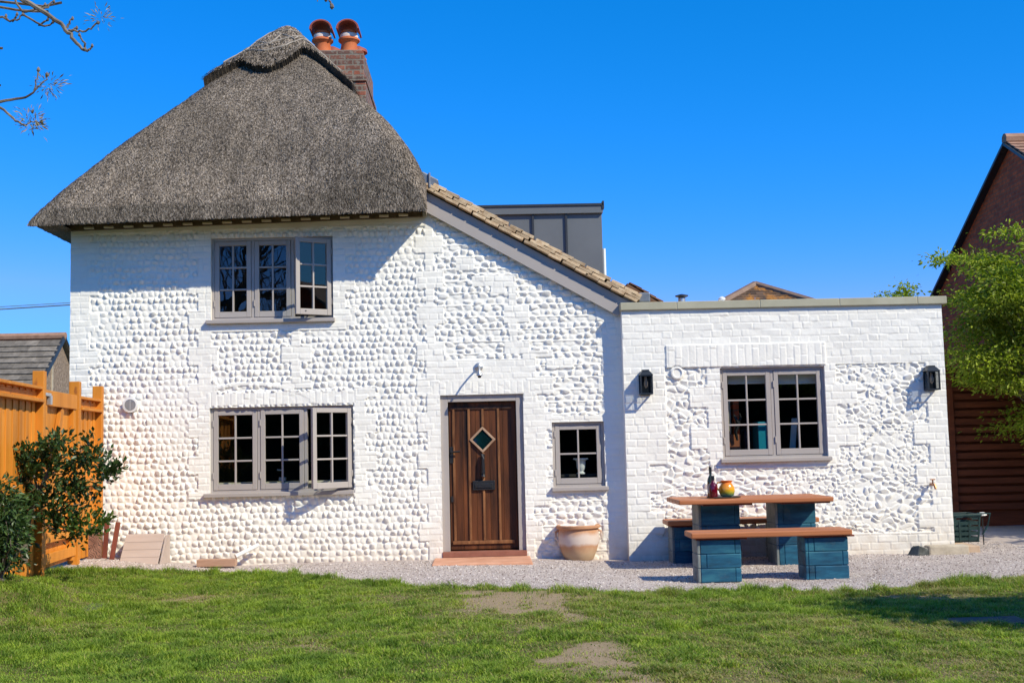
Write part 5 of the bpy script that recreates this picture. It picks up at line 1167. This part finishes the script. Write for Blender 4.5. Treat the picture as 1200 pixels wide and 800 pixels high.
# limbs that carry those twigs from the trunk
for tgt, hgt in ((P3(-60, -60, DB), 3.4), (P3(350, -60, DB), 4.3), (P3(-70, 128, DB + .3), 2.6), (P3(-40, 2, DB), 3.1), (P3(10, -14, DB), 3.6), (P3(-60, 96, DB + .1), 2.6)):
    a = Vector((-5.38, 4.0, hgt)); mid_ = (a + tgt) / 2 + Vector((0, 0, 0.35)); m.tube([a, (a + mid_) / 2 + Vector((0, 0.05, 0.12)), mid_, (mid_ + tgt) / 2 + Vector((0, 0, 0.1)), tgt], [0.06, 0.045, 0.035, 0.025, 0.014], 7)
obj("trunk", m, MAT['bark'], BT, smooth=True)
rr2 = np.random.default_rng(3); Ps, Ds = [], []
for px, py, D, n, r in ((118, 20, DB, 60, 0.032), (57, 100, DB + .3, 110, 0.04), (35, 138, DB + .1, 80, 0.04), (38, 147, DB + .1, 50, .03)):
    c = np.array(P3(px, py, D)); q = rr2.normal(size=(n, 3)) * r * np.array([.8, .8, .55]); Ps.append(c + q); Ds.append(q + rr2.normal(size=(n, 3)) * 0.01)
fl = leaf_mesh("blossom", np.concatenate(Ps), np.concatenate(Ds), 0.026, rr2, 0.2, 0.0)
link("blossom", fl, m_leaf("dry_catkin_tufts", (0.14, 0.10, 0.06), (0.36, 0.29, 0.18), (0.34, 0.33, 0.12), 0.2), BT)

def leafy_tree(name, label, cat, base, trunk_h, crown_c, crown_r, nclump, per, leaf, mat, barkm, seed, flat=0.45, aspect=0.4, droop=0.35, rad=0.09, group=None, lean=(0, 0, 1), clump_r=0.3, weight=None):
    rng = np.random.default_rng(seed); rg_ = random.Random(seed); t = thing(name, label, cat, base, group)
    b_, cc, cr = Vector(base), Vector(crown_c), Vector(crown_r); m_ = MB()
    top = b_ + Vector(lean).normalized() * trunk_h; m_.tube([b_ - Vector((0, 0, .1)), (b_ + top) / 2 + Vector((rg_.gauss(0, .04), rg_.gauss(0, .04), 0)), top], [rad, rad * .8, rad * .62], 9)
    cl = []
    while len(cl) < nclump:
        q = rng.normal(size=3); q /= np.linalg.norm(q); r_ = rng.random() ** 0.45
        c = np.array(cc) + q * np.array(cr) * r_ * (0.82 + 0.36 * rng.random())
        if weight is None or weight(c): cl.append(c)
    Ps, Ds = [], []
    for c in cl:
        e = Vector(c); k = min(max(0.35, (e.z - b_.z) / max(0.1, cc.z + cr.z - b_.z)), 1.0); st = b_ + (top - b_) * min(1.0, 0.55 + 0.45 * k) if trunk_h > 0.5 else b_ + Vector((0, 0, 0.05))
        md = (st + e) / 2 + Vector((rg_.gauss(0, .1), rg_.gauss(0, .1), 0.12 * (e - st).length)); rr_ = rad * 0.22
        m_.tube([st, (st + md) / 2 + Vector((0, 0, .03)), md, (md + e) / 2, e], [rr_, rr_ * .75, rr_ * .55, rr_ * .35, rr_ * .15], 5, caps=False)
        n = int(per * rng.uniform(.6, 1.4)); s = clump_r * rng.uniform(.6, 1.25); q = rng.normal(size=(n, 3)) * np.array([s, s, s * flat]) * 0.6
        Ps.append(c + q); Ds.append(q / s + rng.normal(size=(n, 3)) * 0.6)
    obj("trunk", m_, barkm, t, smooth=True)
    link("crown", leaf_mesh("crown", np.concatenate(Ps), np.concatenate(Ds), leaf, rng, aspect, droop), mat, t)
    return t
LEAF_G = m_leaf("fresh_yellow_green_leaf", (0.13, 0.19, 0.008), (0.27, 0.34, 0.02), (0.40, 0.44, 0.05), 0.42, var=0.75)
LEAF_D = m_leaf("dark_glossy_leaf", (0.016, 0.04, 0.012), (0.045, 0.095, 0.026), (0.09, 0.15, 0.04), 0.15, 0.42, 0.45)
LEAF_Y = m_leaf("young_holly_leaf", (0.04, 0.085, 0.015), (0.09, 0.16, 0.03), (0.16, 0.24, 0.05), 0.25, 0.35, 0.5)
LEAF_H = m_leaf("hedge_leaf", (0.015, 0.03, 0.01), (0.03, 0.06, 0.02), (0.05, 0.08, 0.03), 0.15)
c = at(1160, 395, 16.4)
leafy_tree("acer_tree", "bright yellow green acer in front of the red brick house", "tree", (c.x + 1.05, 16.6, -0.05), 1.7, (c.x + 0.82, 16.4, c.z + 0.12), (1.5, 1.0, 1.72), 104, 400, 0.066, LEAF_G, MAT['bark'], 5, 0.30, 0.42, 0.35, 0.09, clump_r=0.33, weight=lambda k: k[0] > c.x - 0.42)
c2 = at(1078, 340, 17.6)
leafy_tree("young_tree", "wispy pale green treetop just over the parapet's right end", "tree", (c2.x + 0.1, 18.4, -0.05), 2.6, (c2.x, 18.3, c2.z + 0.02), (0.28, 0.3, 0.17), 14, 90, 0.05, LEAF_G, MAT['bark'], 9, 0.5, 0.5, 0.25, 0.05, clump_r=0.14)
# shrub in front of the gate
b0 = gp(36, 664); D0 = 11.2
sb = at(30, 655, 11.0); base = (sb.x, 11.0, float(gz(sb.x, 11.0)) - 0.02)
T = thing("holly_shrub", "open branched glossy green shrub standing in front of the orange gate", "shrub", base)
m = MB(); Ps, Ds, Py, Dy = [], [], [], []; rng = np.random.default_rng(17)
def stem(pp, r0, r1, D=11.0, D2=11.0):
    n = len(pp); pts = [at(px, py, D + (D2 - D) * k / (n - 1)) for k, (px, py) in enumerate(pp)]; m.tube(pts, [r0 + (r1 - r0) * k / (n - 1) for k in range(n)], 7); return pts
main = [(28, 660), (30, 625), (36, 600), (45, 580), (52, 562), (60, 545)]
stem(main, 0.03, 0.014); stem([(36, 600), (50, 612), (66, 622), (80, 620), (95, 612)], 0.012, 0.006, 11, 10.9); stem([(52, 562), (70, 548), (84, 540), (100, 533)], 0.012, 0.006, 11, 11.1); stem([(45, 580), (42, 565), (38, 550), (36, 532)], 0.012, 0.005); stem([(60, 545), (60, 530), (56, 516)], 0.01, 0.004, 11, 10.9)
stem([(100, 533), (118, 546), (132, 550)], 0.007, 0.004, 11.1, 11.1); stem([(28, 650), (22, 610), (16, 580), (10, 560)], 0.016, 0.006, 11, 11.1); stem([(84, 540), (95, 528), (108, 522)], 0.007, 0.003, 11.1, 11.15); stem([(60, 600), (85, 592), (105, 588)], 0.008, 0.003)
stem([(36, 600), (60, 600)], 0.01, 0.008)
for px, py, rx, ry, n, yl in ((38, 535, 22, 14, 260, 0), (58, 520, 12, 10, 130, 0), (50, 548, 20, 12, 200, 0), (75, 540, 15, 12, 150, 0), (108, 525, 12, 9, 110, 0), (128, 549, 11, 11, 130, 0), (100, 545, 12, 10, 110, 0), (75, 575, 16, 12, 170, 0), (90, 566, 10, 10, 80, 0), (45, 578, 22, 14, 220, 0), (55, 610, 20, 12, 230, 0), (76, 606, 12, 10, 110, 0), (104, 590, 14, 7, 70, 0),
                          (20, 560, 18, 24, 300, 0), (98, 617, 16, 9, 130, 1), (112, 612, 10, 7, 70, 1), (15, 600, 18, 30, 380, 0), (30, 590, 18, 18, 200, 0), (84, 630, 8, 6, 40, 0), (118, 560, 10, 8, 60, 0), (70, 520, 9, 7, 60, 0)):
    c = np.array(at(px, py, 11.0)); k = 11.0 / F; n = int(n * 1.4); nc = 7; cc_ = rng.normal(size=(nc, 3)) * np.array([rx * k, 0.12, ry * k]) * 0.62; q = cc_[rng.integers(0, nc, n)] + rng.normal(size=(n, 3)) * 0.038
    (Py if yl else Ps).append(c + q); (Dy if yl else Ds).append(q * 3 + rng.normal(size=(n, 3)) * 0.3 + np.array([0.1, -0.1, 0.25]))
obj("stem", m, MAT['bark'], T, smooth=True)
link("foliage", leaf_mesh("foliage", np.concatenate(Ps), np.concatenate(Ds), 0.052, rng, 0.58, -0.1), LEAF_D, T)
link("young_foliage", leaf_mesh("young_foliage", np.concatenate(Py), np.concatenate(Dy), 0.06, rng, 0.5, -0.1), LEAF_Y, T)
q = at(3, 618, 10.0)
leafy_tree("dark_evergreen", "dense dark evergreen bush at the left edge beside the branched shrub", "shrub", (q.x, 9.95, float(gz(q.x, 9.95)) - 0.03), 0.12, (q.x, 9.95, q.z - 0.03), (0.12, 0.2, 0.35), 50, 105, 0.05, LEAF_D, MAT['bark'], 31, 0.8, 0.42, 0.1, 0.03, clump_r=0.13)
# tree beyond the right edge that shades the lawn, hedge behind the camera
g_ = gp(1165, 716); 
leafy_tree("apple_tree", "leafy tree past the right edge whose shade falls on the lawn", "tree", (g_.x + 2.75, g_.y - 2.15, -0.05), 1.6, (g_.x + 2.45, g_.y - 2.05, 2.6), (0.95, 0.72, 0.5), 60, 190, 0.09, LEAF_G, MAT['bark'], 77, 0.7, 0.5, 0.3, 0.07, clump_r=0.26)
leafy_tree('garden_tree', 'dense tree past the right edge shading the dark slatted fence', 'tree', (10.4, 15.0, -0.05), 1.8, (10.2, 15.0, 2.9), (1.9, 1.5, 1.9), 130, 200, 0.11, LEAF_H, MAT['bark'], 91, 0.7, 0.6, 0.3, 0.1, clump_r=0.45)
rng = np.random.default_rng(8); n = 34000; q = np.stack([rng.uniform(-14, 16, n), -7.0 + rng.normal(0, .35, n), rng.uniform(0, 3.7, n) + 0.25 * rng.random(n)], -1)
Hd = thing("clipped_hedge", "long dark clipped hedge that the downstairs panes mirror", "hedge", (1, -7, 0))
link("foliage", leaf_mesh("foliage", q, rng.normal(size=(n, 3)) + np.array([0, .6, 0]), 0.16, rng, 0.6, 0.1), LEAF_H, Hd)
m = MB(); m.box(-14, 16, -7.3, -6.9, -0.1, 3.65); obj("inner_growth", m, mottled("dark_hedge_core", (0.006, 0.01, 0.005), (0.012, 0.018, 0.008), 5, 0.9, 0), Hd)

n = 14000; q = np.stack([9.4 + rng.normal(0, .22, n), rng.uniform(4.5, 13.0, n), rng.uniform(0, 2.7, n) + 0.2 * rng.random(n)], -1)
Hr = thing("added_dark_hedge", "dark boundary hedge past the right edge that the open downstairs casement mirrors", "hedge", (9.4, 8.7, 0))  # added hedge out of view, gives the open casement something dark to reflect
link("foliage", leaf_mesh("foliage", q, rng.normal(size=(n, 3)) + np.array([-.6, 0, 0]), 0.13, rng, 0.6, 0.1), LEAF_H, Hr)
m = MB(); m.box(9.3, 9.6, 4.5, 13.0, -0.1, 2.65); obj("inner_growth", m, bpy.data.materials["dark_hedge_core"], Hr)

# ================================================================== GROUND
def ground_sheet(name, xs, ys, dz, mat, keep=None, label=None):
    X, Y = np.meshgrid(xs, ys); Z = gz(X, Y) + dz; nx = len(xs); V = np.stack([X, Y, Z], -1).reshape(-1, 3)
    cx = (X[:-1, :-1] + X[1:, 1:]) / 2; cy = (Y[:-1, :-1] + Y[1:, 1:]) / 2; K = np.ones(cx.shape, bool) if keep is None else keep(cx, cy)
    j, i = np.nonzero(K); q_ = j * nx + i; Fq_ = np.stack([q_, q_ + 1, q_ + 1 + nx, q_ + nx], -1); u = np.unique(Fq_); mp = np.full(len(V), -1); mp[u] = np.arange(len(u))
    o = link(name, np_mesh(name, V[u], mp[Fq_], True), mat); tag(o, label, kind="structure"); return o
gm_ = mottled("rough_grassland", (0.07, 0.095, 0.03), (0.12, 0.13, 0.05), 0.6, 0.95, 0.5, 9)
xs = np.concatenate([[-900, -300, -100, -40, -20, -12], np.arange(-9, 11, 0.5), [12, 20, 40, 100, 300, 900]]); ys = np.concatenate([[-600, -200, -60, -20, -10], np.arange(-6, 24, 0.5), [30, 50, 100, 300, 900]])
ground_sheet("ground", xs, ys, -0.03, gm_)
ground_sheet("gravel_path", np.arange(-5.6, 9.5, 0.1), np.arange(9.2, 19.5, 0.1), -0.006, MAT['gravelm'])
LE = [gp(*p, 0.0) for p in ((-60, 672), (0, 670), (60, 669), (120, 668), (245, 668), (340, 673), (430, 681), (500, 688), (590, 689), (660, 692), (720, 694), (800, 694), (900, 692), (1000, 694), (1060, 689), (1100, 683), (1150, 680), (1200, 676), (1290, 672))]
LEx, LEy = [p.x for p in LE], [p.y for p in LE]
def lawn_edge(x): return np.interp(x, LEx, LEy) + 0.05 * (vnoise(np.asarray(x) * 6.0, np.asarray(x) * 0 + 3.3, 7) - 0.5)
ground_sheet("lawn_soil", np.arange(-9, 11, 0.06), np.arange(2.0, 13.2, 0.06), 0.006, MAT['soil'], lambda x, y: y < lawn_edge(x))
LS = bpy.data.objects['lawn_soil'].data
# paving slab in the shade
q = gp(1148, 728); m = MB(); m.box(q.x - 0.27, q.x + 0.33, q.y - 0.18, q.y + 0.16, -0.06, float(gz(q.x, q.y)) + 0.012); tag(obj("paving_slab", m, MAT['slab'], bevel=0.01), "grey paving slab sunk in the shaded lawn at right", "paving slab")
# loose gravel
rng = np.random.default_rng(12); n = 60000; x = rng.uniform(-5.4, 6.4, n); y = rng.uniform(10.0, 15.5, n) ; k = (y > lawn_edge(x) - 0.03) & ((y < YX - 0.02) | (x > XE + 0.1)); x, y = x[k], y[k]; n = len(x)
sz = 0.0045 + 0.0065 * rng.random(n) ** 2
base_ = np.array([[1, 0, 0], [0, 1, 0], [-1, 0, 0], [0, -1, 0], [0, 0, 1], [0, 0, -.6]], float); fc = np.array([[0, 1, 4], [1, 2, 4], [2, 3, 4], [3, 0, 4], [1, 0, 5], [2, 1, 5], [3, 2, 5], [0, 3, 5]])
a = rng.uniform(0, 6.28, n); ca, sa = np.cos(a), np.sin(a); Bv = base_[None] * (0.6 + 0.8 * rng.random((n, 6, 1))) * np.array([1, 1, .7])
vx = Bv[:, :, 0] * ca[:, None] - Bv[:, :, 1] * sa[:, None]; vy = Bv[:, :, 0] * sa[:, None] + Bv[:, :, 1] * ca[:, None]
V = np.stack([x[:, None] + vx * sz[:, None], y[:, None] + vy * sz[:, None], gz(x, y)[:, None] - 0.004 + Bv[:, :, 2] * sz[:, None]], -1).reshape(-1, 3)
Fq = (fc[None] + (np.arange(n) * 6)[:, None, None]).reshape(-1, 3)
b = NB("gravel_stone"); gcol = b.ramp(b.island(), [(0, (0.16, 0.12, 0.105)), (0.5, (0.5, 0.43, 0.39)), (1, (0.82, 0.76, 0.71))])
tag(link("gravel", np_mesh("gravel", V, Fq), b.done(gcol, 0.85, spec=0.2)), "loose pinkish gravel strewn along the path before the white walls", "gravel", kind="stuff")
# grass
BARE = [(gp(608, 706), .46, .75, 1.2), (gp(590, 694), .70, .26, .95), (gp(655, 716), .34, .36, .8), (gp(690, 770), .36, .36, 1.2), (gp(708, 758), .2, .2, .8), (gp(738, 796), .26, .26, .8), (gp(640, 735), .2, .25, .7), (gp(1060, 700), .22, .16, .7), (gp(200, 706), .25, .2, .5), (gp(235, 703), .3, .18, .65), (gp(345, 758), .2, .16, .6), (gp(690, 700), .35, .2, .65)]
BARE += [(gp(6, 680), .26, .28, 1.2), (gp(34, 670), .16, .2, .9)]
DRYS = [(gp(1085, 695), .6, .4, .9), (gp(230, 704), .6, .4, .9), (gp(960, 735), .8, .5, .75), (gp(640, 710), 1.0, .8, .8), (gp(480, 700), .6, .5, .6), (gp(900, 790), .9, .5, .75), (gp(1130, 780), .8, .6, .8), (gp(345, 758), .4, .3, .8), (gp(60, 740), .5, .4, .5), (gp(530, 745), .5, .4, .5)]
def blobs(x, y, L): 
    r = 0; x0, y0 = x, y; x = x0 + 0.5 * (fbm(x0 * 3.1, y0 * 3.1, 301, 4) - 0.47); y = y0 + 0.9 * (fbm(x0 * 3.1, y0 * 3.1, 311, 4) - 0.47)
    for c, rx_, ry_, s_ in L: r = np.maximum(r, s_ * np.exp(-(((x - c.x) / rx_) ** 2 + ((y - c.y) / ry_) ** 2)))
    return r
co_ = np.empty(len(LS.vertices) * 3, np.float32); LS.vertices.foreach_get('co', co_); co_ = co_.reshape(-1, 3)
bb_ = blobs(co_[:, 0], co_[:, 1], BARE) * (0.6 + 0.9 * fbm(co_[:, 0] * 9, co_[:, 1] * 9, 230, 3)) + 0.5 * blobs(co_[:, 0], co_[:, 1], DRYS)
ab = LS.attributes.new('bare', 'FLOAT', 'POINT'); ab.data.foreach_set('value', np.clip(bb_ * 1.3 - 0.1, 0, 1).astype(np.float32))
rng = np.random.default_rng(44); N0 = 860000
def grass_patch(name_, n, yr, xmul, smul):
    y = yr[0] + (yr[1] - yr[0]) * rng.random(n); hw = y * 0.455 * xmul + 0.5; x = (rng.random(n) * 2 - 1) * hw + 0.024 * y
    return x, y
# denser near the camera's field of view; the strips beside it are thinner
x, y = grass_patch("a", N0, (5.3, 13.1), 1.0, 1); x2 = rng.uniform(-7, 9, 90000); y2 = rng.uniform(4.0, 12.6, 90000)
x = np.concatenate([x, x2]); y = np.concatenate([y, y2])
clump = fbm(x * 6.5, y * 5.0, 200, 3); big = fbm(x * 1.3, y * 1.3, 210, 3)
bare = blobs(x, y, BARE); dry = np.clip(blobs(x, y, DRYS) * 0.8 + sstep(0.42, 0.66, fbm(x * 2.6, y * 2.6, 220, 4)) * (0.08 + 0.55 * sstep(-1.5, 2.2, x)), 0, 1)
dens = np.clip(0.72 + 1.8 * (clump - 0.42), 0.55, 1) * (1 - 0.93 * sstep(0.25, 0.62, bare * (0.05 + 1.0 * fbm(x * 7, y * 7, 230, 4) + 0.8 * fbm(x * 24, y * 24, 240, 2)))) * (1 - 0.05 * dry)
edge_fade = lawn_edge(x) + 0.03 * rng.normal(size=len(x))
sl_ = gp(1148, 728)
k = (rng.random(len(x)) < dens) & (y < edge_fade) & ~((np.abs(x - sl_.x - .03) < .27) & (np.abs(y - sl_.y) < .15))
x, y, clump, big, dry, bare = x[k], y[k], clump[k], big[k], dry[k], bare[k]; n = len(x)
hgt = (0.014 + 0.05 * np.clip(clump * 2.2 - 0.62, 0, 1) ** 1.3) * (0.6 + 0.8 * rng.random(n)) * (1 - 0.3 * dry) * (1 - 0.3 * np.clip(bare, 0, 1)) * (0.75 + 0.55 * sstep(0.9, 0.0, lawn_edge(x) - y))
wd = 0.0016 + 0.0019 * rng.random(n); a = rng.uniform(0, 6.283, n); ln = (0.3 + 1.15 * rng.random(n)) * hgt * (1 + 0.8 * dry)
dx, dy = np.cos(a), np.sin(a); sx, sy = -dy, dx; g0 = gz(x, y) + 0.005
def PT(f, hz, wf): return (x + dx * ln * f, y + dy * ln * f, g0 + hgt * hz, wf)
lv = [PT(0, 0, 1.0), PT(0.28, 0.6, 0.85), PT(1.0, 1.0, 0.12)]
V = []
for (qx, qy, qz, wf) in lv: V.append(np.stack([qx - sx * wd * wf, qy - sy * wd * wf, qz], -1)); V.append(np.stack([qx + sx * wd * wf, qy + sy * wd * wf, qz], -1))
V = np.stack(V, 1).reshape(-1, 3); k6 = np.arange(n) * 6
Fq = np.concatenate([np.stack([k6, k6 + 1, k6 + 3, k6 + 2], -1), np.stack([k6 + 2, k6 + 3, k6 + 5, k6 + 4], -1)])
b = NB("lawn_blades")
at_ = b.n("Attribute"); at_.attribute_name = "dry"
green = b.ramp(b.island(), [(0.0, (0.06, 0.13, 0.012)), (0.5, (0.18, 0.31, 0.028)), (1.0, (0.42, 0.50, 0.085))])
green = b.mix(b.ramp(b.noise(1.1, 5, 0.65), [(0.4, (0, 0, 0)), (0.62, (0.75, 0.75, 0.75))]), green, (0.27, 0.38, 0.05))
green = b.mix(1, green, b.ramp(b.noise(3.2, 5, 0.7), [(0.32, (0.4, 0.5, 0.5)), (0.5, (1, 1, 1)), (0.66, (1.4, 1.28, 1.0))]), 'MULTIPLY')
straw = b.ramp(b.island(), [(0.0, (0.24, 0.19, 0.07)), (1.0, (0.52, 0.42, 0.2))])
col = b.mix(at_.outputs["Fac"], green, straw); b.done(col, 0.55, spec=0.25)
tl = b.n("BsdfTranslucent"); b.l(b.mix(1, col, (1.1, 1.2, 0.6), 'MULTIPLY'), tl.inputs[0]); mx = b.n("MixShader"); mx.inputs[0].default_value = 0.36
b.l(b.b.outputs[0], mx.inputs[1]); b.l(tl.outputs[0], mx.inputs[2]); b.l(mx.outputs[0], b.out.inputs[0])
me = np_mesh("grass", V, Fq)
dv = np.clip((rng.random(n) < (0.02 + 0.7 * dry + 0.3 * np.clip(bare, 0, 1))) * (0.5 + 0.5 * rng.random(n)), 0, 1).astype(np.float32)
ay = me.attributes.new("dry", 'FLOAT', 'POINT'); ay.data.foreach_set("value", np.repeat(dv, 6))
tag(link("grass", me, b.m), "patchy sunlit lawn grass with dry and worn spots before the cottage", "grass", kind="stuff")
